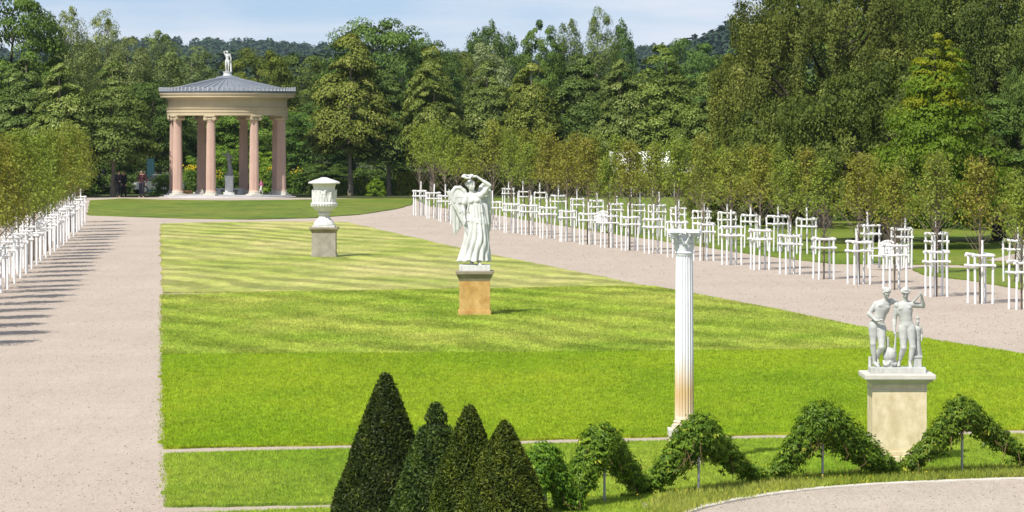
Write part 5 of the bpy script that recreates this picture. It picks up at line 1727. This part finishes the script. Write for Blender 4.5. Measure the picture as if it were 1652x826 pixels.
wb = empty('stone_bench', (tp.x - 0.15 + .1, tp.y + 2.4, 0.13), 0, 'low white stone bench behind the temple pedestal', 'bench')
mb = MB(); mb.box((0, 0, .33), (1.75, .5, .1), bevel=.012); mb.obj('seat', M_marble, wb)
for x in (-.7, .7):
    mb = MB(); mb.box((x, 0, .14), (.3, .42, .28), bevel=.01); mb.obj('support', M_marble, wb)
mb = MB(); mb.box((0, .2, .21), (1.1, .06, .14)); mb.obj('apron', M_marble, wb)

# stack of firewood beside the temple
lg = empty('log_stack', at(302, 252.5, 0), 0.1, 'low stack of brown logs seen between the left temple columns', 'log stack')
for row, nlog in enumerate((5, 4)):
    for i in range(nlog):
        r_ = random.uniform(.07, .085)
        mb = MB()
        x = (i - (nlog - 1) / 2) * .17
        mb.tube([(x, -.35, .08 + row * .15), (x + .01, .35, .085 + row * .15)], r_, 9)
        mb.obj('log', M_wood, lg, True)

# yellow flowers behind the temple
M_stalk = leaf_mat('flower foliage', (0.04, 0.09, 0.012), (0.10, 0.18, 0.02), 0.3, 0.5)
def flower_bush(px, py0, py1, w, y, label, n=24):
    root = empty('flowering_plant', at(px, y), 0, label, 'flowers', 'tall yellow flowers behind the temple')
    zt_, zb_ = ztop(py0, y), ztop(py1, y)
    a = np.stack([rng.normal(0, w * .4, n), rng.normal(0, .3, n), rng.uniform(zb_, zt_, n)], 1)
    nr = np.tile(np.array([[0, -1, .6]]), (n, 1)) + rng.normal(size=(n, 3)) * .4
    tag(link('blossom', leaves_mesh('blossom', a, nr, rng.uniform(.08, .13, n), L_yellow, 1.0), root), kind='stuff')
    n = 500
    b = np.stack([rng.normal(0, w * .4, n), rng.normal(0, .3, n), rng.uniform(0.05, zb_ + .15, n)], 1)
    nr = np.tile(np.array([[0, -1, .6]]), (n, 1)) + rng.normal(size=(n, 3)) * .7
    link('foliage', leaves_mesh('foliage', b, nr, rng.uniform(.12, .22, n), M_stalk, .5), root)
flower_bush(311, 266, 276, 0.75, 256, 'tall yellow flowers between the two left temple columns', 60)
flower_bush(438, 268, 277, 0.35, 257, 'yellow flowers between the two right temple columns')
flower_bush(478, 270, 282, 0.6, 257, 'yellow flowers just right of the temple')
flower_bush(353, 274, 292, 0.35, 256, 'pale yellow flowers left of the temple statue')

# ------------------------------------------------------------------ tree guards and young trees
def rod_mesh(name, r, L, axis, mat, n=8):
    mb = MB()
    v = Vector((0, 0, 1)) if axis == 'z' else Vector((1, 0, 0))
    pts = [v * (L * t - (0 if axis == 'z' else L / 2)) for t in (0, 0.33, 0.66, 1)]
    mb.tube(pts, [r * 1.03, r * 0.97, r * 1.02, r], n)
    return mb.mesh(name, mat, True)
me_post = rod_mesh('post', 0.033, 1.24, 'z', M_white)
me_stake = rod_mesh('stake', 0.032, 1.80, 'z', M_white)
me_rail = rod_mesh('rail', 0.034, 0.64, 'x', M_white)
me_rail2 = rod_mesh('rail', 0.030, 0.66, 'x', M_white)
me_btrunk = rod_mesh('painted_trunk', 0.033, 1.36, 'z', M_white)
def guard(p, rz, sc, rs, label, group, splay=0.0, stake=True):
    root = empty('tree_guard', (p.x, p.y, -0.01 if p.z == 0 else p.z), rz, label, 'tree guard', group)
    root.scale = (sc, sc, sc)
    q = 0.25
    for i, (sx, sy) in enumerate(((-1, -1), (1, -1), (1, 1), (-1, 1))):
        j = rs.normal(0, 0.012, 2)
        link('post', me_post, root, None, (sx * (q + splay) + j[0], sy * (q + splay) + j[1], 0),
             (sy * splay * .8 + rs.normal(0, .012), -sx * splay * .8 + rs.normal(0, .012), rs.uniform(0, 6)), (1, 1, rs.uniform(.99, 1.0)))
    for lev, me in ((1.255, me_rail), (1.0, me_rail2)):
        for i in range(4):
            a = i * PI / 2
            off = q + (0.0 if lev > 1.2 else 0.042)
            x, y = off * math.sin(a), -off * math.cos(a)
            link('rail', me, root, None, (x, y, lev + (0.03 if i % 2 and lev > 1.2 else 0) + rs.normal(0, .007)), (0, rs.normal(0, .018), a + rs.normal(0, .012)), (rs.uniform(.96, 1.05), 1, 1))
    if stake:
        link('stake', me_stake, root, None, (rs.uniform(-.09, .07), rs.uniform(-.16, -.07), 0), (rs.normal(0, .012), rs.normal(0, .015), 0), (1, 1, rs.uniform(.88, 1.04)))
    return root

def young(i, low=1.95, spread=0.55, per=9):
    r = np.random.default_rng(900 + i)
    n = 46
    ctrs, bms = [], MB()
    H = 4.1
    bms.tube([(0, 0, 0), (.01, .0, 1.3), (-.02, .02, 2.4), (.02, 0, 3.4), (0, 0, H - .1)], [.030, .027, .02, .012, .004], 8)
    for b in range(n):
        u = (b + r.random()) / n
        z0 = 1.4 + u * (H - 1.75)
        a = b * 2.39996 + r.normal(0, .3)
        L = (1.0 - 0.62 * u) * r.uniform(.7, 1.12) * (0.78 if u < .06 else 1.0)
        el = 0.85 + 0.35 * u + r.normal(0, .08)
        d = Vector((math.cos(a) * math.cos(el), math.sin(a) * math.cos(el), math.sin(el)))
        p0 = Vector((0, 0, z0 - .25)); L *= 1.28
        p1 = p0 + d * L * .5 + Vector((d.x, d.y, 0)) * .04
        p2 = p0 + d * L + Vector((d.x, d.y, 0)) * .16
        bms.tube([p0, p1, p2], [.011, .007, .003], 5, cap=False)
        for t in (0.38, 0.55, .68, .8, .92, 1.03):
            q = p0.lerp(p1, t * 2) if t < .5 else p1.lerp(p2, (t - .5) * 2)
            ctrs.append(tuple(q))
    tm = bms.mesh('trunk', M_bark_y, True)
    c = np.array(ctrs)
    m = len(c) * per
    k = np.repeat(np.arange(len(c)), per)
    pos = c[k] + r.normal(size=(m, 3)) * np.array([.095, .095, .075])
    keep = pos[:, 2] > low + spread * r.random(m)
    pos, k = pos[keep], k[keep]; m = len(pos)
    out = pos.copy(); out[:, 2] = 0; out /= np.maximum(np.linalg.norm(out, axis=1, keepdims=True), .05)
    nr = out * .6 + np.array([0, 0, .7]) + r.normal(size=(m, 3)) * .55
    dr = out * .5 + np.array([0, 0, -.6]) + r.normal(size=(m, 3)) * .2
    rn = np.clip(r.random(len(c))[k] * .45 + r.random(m) * .5, 0, 1)
    return leaves_mesh('crown', pos, nr, 0.08 * r.uniform(.6, 1.3, m), L_young, 0.75, .3, dr, rn), tm
YT = [young(i) for i in range(5)]
YT_LOW = [young(20 + i, 1.5, 0.35, 12) for i in range(4)]
TINTS = [(0.97, 1.03, 1), (1.04, 0.98, 0.9), (0.88, 1.05, 0.9), (1.0, 1.02, 0.95), (0.93, 1.08, 0.9), (1.05, 0.93, 0.88), (0.92, 1.02, 1.0)]
TW = ['plain green', 'bronze tinged', 'fresh green', 'yellowish green', 'bright green', 'brownish green', 'olive green']
yn = [0]
def young_tree(p, rs, label, group, sc=1.0, low=1.0, painted=True):
    i = yn[0]; yn[0] += 1
    fo, tm = YT[int(rs.integers(0, 5))] if painted else YT_LOW[int(rs.integers(0, 4))]
    root = empty('young_tree', (p.x, p.y, -0.02), rs.uniform(0, 6.28), label, 'young tree', group)
    s = sc * rs.uniform(.94, 1.08)
    a = link('crown', fo, root, None, (0, 0, 0), (0, 0, 0), (s * 1.06, s * 1.06, s * low))
    ti = int(rs.integers(0, len(TINTS)))
    a.color = (*TINTS[ti], 1)
    link('trunk', tm, root, None, (0, 0, 0), (0, 0, 0), (s, s, s * low))
    if painted and rs.random() < 0.45: link('painted_trunk', me_btrunk, root, None, (0, 0, 0.0), (0, 0, 0), (1, 1, 1))
    root['label'] = label.replace('#', TW[ti])
    return root

FR = [(677, 352), (699, 357), (718, 362), (737, 366.5), (760, 371), (796, 375.5), (825, 380.5), (853.5, 383.5), (883.5, 389), (915, 394.4), (948, 399), (982, 404),
      (1016, 408.6), (1054, 413.7), (1092, 419.5), (1135, 425), (1180, 432), (1226, 439.7), (1274.5, 447), (1329, 455), (1386, 463), (1443, 472), (1511, 483), (1581, 494), (1648, 503.5)]
FR = FR[::-1]
BK0 = [(1638, 391), (1511, 380), (1454.5, 374.4), (1401.5, 368.8), (1301, 357.8), (1255, 354.4), (1210, 350), (1173, 347.6), (1132, 344), (1094.6, 340), (1060, 336.7),
       (1027, 334), (993, 332), (960.5, 327.6), (931.5, 324.7), (901, 319.6), (872, 314.5), (846, 312.5), (820, 307)]
BK = [(x, (t - 52.9) / (1 - .2646)) for x, t in BK0]
LF = [(4.4, 474), (15, 467), (27, 458), (36.6, 449), (45.8, 441.7), (54, 434), (62, 427.5), (70, 421), (78, 416), (84.6, 411), (91, 406), (97, 400), (104.6, 395), (110, 389), (114.5, 385), (121, 381), (126, 375), (131, 371), (135.6, 365), (140, 359)]
rs = np.random.default_rng(31)
for i, (x, y) in enumerate(FR):
    p = P(x, y - 4.5)
    e = ORD[i] + (' ' if i == 0 else ' nearest ') if i else 'nearest '
    rz = rs.normal(0.0, .05) + 0.26
    guard(p, rz, rs.uniform(.97, 1.03) * (1.0 if y < 470 else 1.0), rs, 'white wooden tree guard, %sin the front right row beside the gravel path' % e, 'tree guards in the front right row', 0.0, i not in (3, 5))
    young_tree(p, rs, '# young tree in the %sguard of the front right row' % e, 'young trees in the front right row', sc=0.92 + .004 * i, low=(.96 + .008 * i) * rs.uniform(.92, 1.08))
for i, (x, y) in enumerate(BK):
    p = P(x, y - 3.0); p.z = 0.045
    e = ORD[i] + (' ' if i == 0 else ' nearest ') if i else 'nearest '
    guard(p, rs.normal(.2, .09), rs.uniform(.97, 1.03), rs, 'white wooden tree guard, %sin the back right row on the grass' % e, 'tree guards in the back right row', 0.025)
    young_tree(p, rs, '# young tree in the %sguard of the back right row' % e, 'young trees in the back right row', sc=.94, low=(1.0 + .008 * i) * rs.uniform(.92, 1.08))
# the left row; the nearest seven stand just outside the frame, their shadows reach into it
d = (P(4.4, 474) - P(140, 359)).normalized()
left = [P(4.4, 474) + d * 3.7 * k for k in range(7, 0, -1)] + [P(x, y) for x, y in LF]
for i, p in enumerate(left):
    p = p + Vector((-0.38, 0.35, 0))
    j = i - 7
    e = (ORD[j] + ' nearest ') if j > 0 else 'nearest '
    if j < 0: e = 'out of frame '
    guard(p, rs.normal(0.10, .06), rs.uniform(.98, 1.03), rs, 'white wooden tree guard, %sof the row along the left gravel path' % e if j >= 0 else 'white wooden tree guard of the left row standing outside the left edge of the photo', 'tree guards in the left row', 0.01)
    young_tree(p, rs, '# young tree in the %sguard of the left row' % e if j >= 0 else 'young tree of the left row standing outside the left edge of the photo', 'young trees in the left row', sc=1.06, low=rs.uniform(1.0, 1.12), painted=False)

# ------------------------------------------------------------------ white benches on the side lawn
def bench(px, py, rz, w, label):
    root = empty('garden_bench', P(px, py, 0.05), rz, label, 'bench', 'white benches behind the right rows')
    for i in range(4):
        mb = MB(); mb.box((0, -.18 + i * .115, .42), (w, .095, .028), bevel=.005); mb.obj('seat_slat', M_white, root)
    n = int(w / .085)
    for i in range(n + 1):
        x = -w / 2 + .04 + i * (w - .08) / n
        hh = .34 + .12 * math.cos(x / w * PI)
        mb = MB(); mb.box((x, .23, .44 + hh / 2), (.05, .022, hh), bevel=.004); mb.obj('back_slat', M_white, root)
    pts = [(-w / 2 + .0 + w * t, .23, .45 + .34 + .12 * math.cos((t - .5) * PI)) for t in np.linspace(0, 1, 11)]
    mb = MB(); mb.tube(pts, .032, 8); mb.obj('back_rail', M_white, root, True)
    for sx in (-1, 1):
        mb = MB(); mb.box((sx * w / 2, -.2, .32), (.06, .06, .64), bevel=.006); mb.obj('leg', M_white, root)
        mb = MB(); mb.box((sx * w / 2, .235, .42), (.06, .06, .84), bevel=.006); mb.obj('leg', M_white, root)
        mb = MB(); mb.box((sx * w / 2, .01, .66), (.075, .52, .035), bevel=.006); mb.obj('armrest', M_white, root)
        mb = MB(); mb.box((sx * w / 2, .01, .14), (.035, .40, .04)); mb.obj('stretcher', M_white, root)
    return root
bench(1424, 436, -1.0, 0.95, 'white slatted bench with curved back half hidden behind a tree guard')
bench(967, 376, -0.9, 0.95, 'distant white bench behind the right row of tree guards')

# ------------------------------------------------------------------ white tent glimpsed through the young trees
y0 = 246.0
c0, c1 = at(984, y0), at(1192, y0)
W0 = c1.x - c0.x
tent = empty('marquee_tent', ((c0.x + c1.x) / 2, y0, 0), 0, 'long white marquee tent glimpsed in scraps through the young tree crowns', 'tent')
M_canvas = plain('white canvas', (0.82, 0.82, 0.80), 0.7, 0, 0.04, 2)
ze, zr_ = ztop(268, y0), ztop(243, y0 + 1.5)
bm = bmesh.new()
N_ = 24
for side in (0,):
    g_ = [[bm.verts.new((-W0 / 2 + W0 * i / N_, yy, zz - 0.06 * math.sin(PI * ((i * 6 / N_) % 1)))) for i in range(N_ + 1)] for yy, zz in ((0, ze), (1.5, zr_), (3.0, ze))]
    for r_ in range(2):
        for i in range(N_):
            bm.faces.new((g_[r_][i], g_[r_][i + 1], g_[r_ + 1][i + 1], g_[r_ + 1][i]))
me = bpy.data.meshes.new('roof'); bm.to_mesh(me); bm.free()
ro = link('roof', me, tent, M_canvas)
sm = ro.modifiers.new('thickness', 'SOLIDIFY'); sm.thickness = 0.03
mb = MB(); mb.box((0, 0.0, ze - .22), (W0, .03, .42)); mb.obj('valance', M_canvas, tent)
for i in range(7):
    mb = MB(); mb.tube([(-W0 / 2 + W0 * i / 6, .06, 0), (-W0 / 2 + W0 * i / 6, .06, ze - .03)], .04, 8); mb.obj('tent_pole', M_white, tent)

# dark brushwood fence over the hedge
bf = empty('brushwood_fence', at(735, 259.5), 0, 'dark brown brushwood fence showing just above the hedge', 'fence')
xa, xb = at(690, 259.5).x - at(735, 259.5).x, at(800, 259.5).x - at(735, 259.5).x
for i in range(70):
    x = xa + (xb - xa) * i / 69
    mb = MB(); mb.tube([(x, random.uniform(-.03, .03), 0), (x + random.uniform(-.03, .03), 0, ztop(263, 259.5) + random.uniform(-.08, .08))], [.03, .02], 5)
    mb.obj('stick', M_brown, bf)
for zz in (1.3, 2.0):
    mb = MB(); mb.tube([(xa, .05, zz), (xb, .05, zz)], .025, 6); mb.obj('crossbar', M_brown, bf)

# teal screen and silver car far behind the temple's left side
scn = empty('garden_screen', at(243, 262), 0.0, 'narrow tall teal panel among the trees left of the temple', 'screen')
M_teal = plain('teal paint', (0.018, 0.065, 0.075), 0.5, 0, 0.15, 5)
zt2 = ztop(256, 262)
for i in range(3):
    mb = MB(); mb.box((-.14 + i * .14, 0, zt2 / 2), (.132, .04, zt2), bevel=.004); mb.obj('panel', M_teal, scn)
for x in (-.24, .24):
    mb = MB(); mb.box((x, 0, zt2 / 2), (.05, .07, zt2 + .06)); mb.obj('post', M_teal, scn)

car = empty('parked_car', at(256, 256.5), 0.25, 'silver car parked behind the trees left of the temple', 'car')
M_car = plain('silver paint', (0.30, 0.32, 0.33), 0.35, 0.6, 0.03, 2)
M_glass = plain('dark car glass', (0.03, 0.035, 0.04), 0.08, 0, 0.05, 2, 0.7)
M_tyre = plain('black rubber', (0.02, 0.02, 0.02), 0.8)
prof = [(-1.75, .28), (-1.78, .55), (-1.70, .78), (-1.05, .86), (1.15, .88), (1.7, .84), (1.76, .6), (1.74, .28)]
def extr(prof, w, ins=0.0):
    bm = bmesh.new()
    cx = sum(p[0] for p in prof) / len(prof); cz = sum(p[1] for p in prof) / len(prof)
    L = [bm.verts.new((x + (cx - x) * ins, -w / 2, z + (cz - z) * ins)) for x, z in prof]
    M1 = [bm.verts.new((x, -w / 2 + .09, z)) for x, z in prof]
    M2 = [bm.verts.new((x, w / 2 - .09, z)) for x, z in prof]
    R = [bm.verts.new((x + (cx - x) * ins, w / 2, z + (cz - z) * ins)) for x, z in prof]
    n = len(prof)
    for a, b in ((L, M1), (M1, M2), (M2, R)):
        for i in range(n): bm.faces.new((a[i], a[(i + 1) % n], b[(i + 1) % n], b[i]))
    bm.faces.new(list(reversed(L))); bm.faces.new(R)
    bmesh.ops.recalc_face_normals(bm, faces=bm.faces)
    return bm
def bmo(bm, name, mat, parent):
    me = bpy.data.meshes.new(name)
    for f in bm.faces: f.smooth = False
    bm.to_mesh(me); bm.free()
    return link(name, me, parent, mat)
bmo(extr(prof, 1.6, .06), 'body', M_car, car)
bmo(extr([(-.95, .865), (-.35, 1.27), (.55, 1.31), (1.2, .885)], 1.38, .08), 'windows', M_glass, car)
bmo(extr([(-.40, 1.265), (-.3, 1.31), (.5, 1.345), (.62, 1.30)], 1.36, .02), 'roof', M_car, car)
for sx in (-1.12, 1.1):
    for sy in (-1, 1):
        wme = MB(); wme.tube([(sx, sy * .66, .29), (sx, sy * .82, .29)], .29, 20); w_ = wme.obj('wheel', M_tyre, car, True)
        rme = MB(); rme.tube([(sx, sy * .80, .29), (sx, sy * .828, .29)], .18, 16); link('rim', rme.mesh('rim', M_car), w_)
for sy in (-1, 1):
    mb = MB(); mb.ball((-1.74, sy * .58, .66), (.06, .16, .08)); mb.obj('headlight', M_marble, car)

# ------------------------------------------------------------------ people
M_skin = plain('skin', (0.50, 0.31, 0.22), 0.55)
M_navy = plain('dark navy cloth', (0.018, 0.020, 0.030), 0.85)
M_black = plain('black cloth', (0.012, 0.012, 0.013), 0.85)
M_dred = plain('dark red cloth', (0.05, 0.012, 0.016), 0.85)
M_pinkc = plain('pink cloth', (0.62, 0.16, 0.34), 0.8)
M_whitec = plain('white cloth', (0.75, 0.75, 0.74), 0.8)
M_hair = plain('dark hair', (0.03, 0.02, 0.012), 0.6)
M_fair = plain('fair hair', (0.30, 0.19, 0.08), 0.6)
def person(px, y, H, rz, top, legs, hairm, label, arms, stride=0.05, z=0.0):
    root = empty('person', at(px, y, z), rz, label, 'person')
    m = 0.45
    def g(x, yy, zz): return np.array([x * H, yy * H, zz * H])
    J = dict(p=g(0, 0, .53), c=g(0, -.01, .73), n=g(0, -.01, .845), sl=g(-.105, 0, .81), sr=g(.105, 0, .81), hl=g(-.05, 0, .51), hr=g(.05, 0, .51))
    (el, wl, tl), (er, wr, tr) = arms
    kl, al, ol = g(-.055, -.03 - stride * .3, .285), g(-.06, -.01 - stride, .04), g(-.065, -.10 - stride, .015)
    kr, ar, orr = g(.055, -.03 + stride * .2, .285), g(.06, .01 + stride, .04), g(.065, -.08 + stride, .015)
    B_ = Sculpt((-m * H, -m * H * .8, -.02), (m * H, m * H * .8, H * 1.05), 0.018)
    torso(B_, J['p'], J['c'], J['n'], J['sl'], J['sr'], J['hl'], J['hr'], H)
    B_.cap(J['n'], g(0, -.015, .88), .032 * H, .03 * H, .02)
    head(B_, g(0, -.02, .925), (0, -1, -.05), (0, 0, 1), H, '', 1, .008)
    for sh, e, w, t, s in ((J['sl'], el, wl, tl, 1), (J['sr'], er, wr, tr, -1)):
        limb_arm(B_, sh, g(*e), g(*w), H); hand(B_, g(*w), g(*t), H, (s, 0, 0), (0, -1, 0), .4)
    limb_leg(B_, J['hl'], kl, al, ol, H); limb_leg(B_, J['hr'], kr, ar, orr, H)
    link('body', B_.mesh('body', M_skin), root)
    T_ = Sculpt((-m * H, -m * H * .8, .4 * H), (m * H, m * H * .8, H * .92), 0.018)
    torso(T_, J['p'] + g(0, 0, .02), J['c'], J['n'] - g(0, 0, .015), J['sl'], J['sr'], J['hl'] + g(0, 0, .03), J['hr'] + g(0, 0, .03), H * 1.0, 1.18)
    for sh, e, w in ((J['sl'], el, wl), (J['sr'], er, wr)):
        limb_arm(T_, sh, g(*e), g(*e) * .15 + g(*w) * .85, H, 1.4)
    link('jacket', T_.mesh('jacket', top), root)
    U_ = Sculpt((-m * H, -m * H * .8, .0), (m * H, m * H * .8, H * .62), 0.018)
    U_.ell(J['p'], (.09 * H, .066 * H, .06 * H), None, .02)
    for hp_, kn, an in ((J['hl'], kl, al), (J['hr'], kr, ar)):
        U_.cap(hp_, kn, .063 * H, .046 * H, .02); U_.cap(kn, an, .046 * H, .034 * H, .02)
    link('trousers', U_.mesh('trousers', legs), root)
    Hh = Sculpt((-.12 * H, -.14 * H, .84 * H), (.12 * H, .14 * H, 1.04 * H), 0.012)
    Hh.ell(g(0, -.008, .945), (.05 * H, .056 * H, .048 * H), None, .01); Hh.ell(g(0, .012, .915), (.048 * H, .044 * H, .052 * H), None, .01)
    Hh.ell(g(0, -.075, .905), (.04 * H, .045 * H, .045 * H), None, .008, cut=True)
    link('hair', Hh.mesh('hair', hairm), root)
    return root
down = ((-.15, .01, .64), (-.165, -.03, .49), (-.16, -.05, .41)), ((.15, .01, .64), (.165, -.03, .49), (.16, -.05, .41))
bent = ((-.15, .01, .65), (-.09, -.13, .60), (-.04, -.16, .60)), ((.16, .03, .65), (.17, -.02, .50), (.165, -.04, .42))
hips_ = ((-.17, .03, .66), (-.09, -.07, .55), (-.05, -.09, .53)), ((.17, .03, .66), (.165, -.03, .50), (.16, -.05, .42))
person(190.5, 243.5, 1.76, 0.9, M_navy, M_navy, M_hair, 'person in dark navy clothes standing beside the pale linden trunk', bent)
person(199.5, 244.2, 1.72, -0.7, M_black, M_black, M_fair, 'person in black turned to their companion, second from the pale trunk', down)
person(229, 243.0, 1.80, -0.3, M_dred, M_navy, M_hair, 'person in dark red top and dark trousers standing alone left of the temple', hips_, .03)
person(421.5, 256.5, 0.95, -1.2, M_pinkc, M_whitec, M_fair, 'child in pink top and white trousers walking at the back of the temple', (((-.14, -.05, .66), (-.13, -.17, .58), (-.12, -.2, .53)), ((.14, .05, .66), (.16, .1, .52), (.16, .11, .45))), .09)

# ------------------------------------------------------------------ far wooded hills
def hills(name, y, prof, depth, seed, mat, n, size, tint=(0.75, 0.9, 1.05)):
    """prof: ridge line as photo pixels; a wooded slope that rises from the plain to that ridge"""
    r = np.random.default_rng(seed)
    xs = np.array([q[0] for q in prof], float); ys = np.array([q[1] for q in prof], float)
    t = r.random(n) ** 0.6
    px = r.uniform(xs[0], xs[-1], n)
    yy = y - depth * (1 - t)
    X = (px - 826) / F * y
    zr = CH + (YH - np.interp(px, xs, ys)) / F * y - size * 0.5
    Z = zr * t ** 1.2
    gx = np.linspace(xs[0], xs[-1], 60)
    V_, Fc = [], []
    for j, tt in enumerate(np.linspace(0, 1.25, 12)):
        for g_ in gx:
            z_ = (CH + (YH - np.interp(g_, xs, ys)) / F * y - size * .6) * (min(tt, 1) ** 1.2) * (1 if tt <= 1 else .7) - (6 if tt == 0 else 0)
            V_.append(((g_ - 826) / F * y, y - depth * (1 - tt), z_))
    for j in range(11):
        for i in range(59):
            a = j * 60 + i
            Fc.append((a, a + 1, a + 61, a + 60))
    tag(link(name, np_mesh(name, np.array(V_), np.array(Fc), mat, True)), kind='structure')
    # tree crowns, each a lumpy little dome of leaf clumps
    per = 60
    k = np.repeat(np.arange(n), per)
    s = size * r.uniform(.55, 1.25, n)
    d = r.normal(size=(n * per, 3)); d /= np.linalg.norm(d, axis=1, keepdims=True); d[:, 2] = np.abs(d[:, 2])
    pos = np.stack([X, yy, Z], 1)[k] + d * s[k][:, None] * np.array([.55, .55, .95]) * r.uniform(.75, 1.05, n * per)[:, None]
    rn = np.clip(.7 * r.random(n)[k] + .3 * r.random(n * per), 0, 1)
    o = link('far_forest', leaves_mesh('far_forest', pos, d + r.normal(size=d.shape) * .3 + np.array([0, 0, .2]), s[k] * .34, mat, .9, .2, None, rn))
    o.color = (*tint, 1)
    tag(o, kind='stuff')
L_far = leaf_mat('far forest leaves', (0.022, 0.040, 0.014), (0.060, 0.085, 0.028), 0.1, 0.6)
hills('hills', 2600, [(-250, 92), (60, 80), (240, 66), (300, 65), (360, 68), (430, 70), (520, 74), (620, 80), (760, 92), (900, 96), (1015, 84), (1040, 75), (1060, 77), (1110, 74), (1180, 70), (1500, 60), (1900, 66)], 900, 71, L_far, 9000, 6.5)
hills('hills', 1500, [(1040, 108), (1075, 86), (1095, 80), (1120, 73), (1150, 56), (1180, 46), (1220, 38), (1300, 34), (1500, 30), (1900, 40)], 500, 73, L_far, 2600, 6.5, (0.5, 0.66, 1.0))  # dark blue tint puts cloud shadow and distance haze into this forest's colour
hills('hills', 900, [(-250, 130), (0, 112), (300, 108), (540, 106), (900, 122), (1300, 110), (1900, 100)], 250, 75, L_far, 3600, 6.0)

# ------------------------------------------------------------------ the air between here and the hills
def haze():
    m, nt, out = new_mat('haze')
    v = nt.nodes.new('ShaderNodeVolumePrincipled')
    v.inputs['Color'].default_value = (0.62, 0.80, 1.0, 1)
    v.inputs['Density'].default_value = 0.000055
    v.inputs['Anisotropy'].default_value = 0.2
    nt.links.new(v.outputs[0], out.inputs['Volume'])
    mb = MB(); mb.box((0, 1430, 42), (4200, 3000, 88))
    o = mb.obj('haze', m)
    tag(o, kind='stuff')
    return o
HAZE = True
if HAZE: haze()
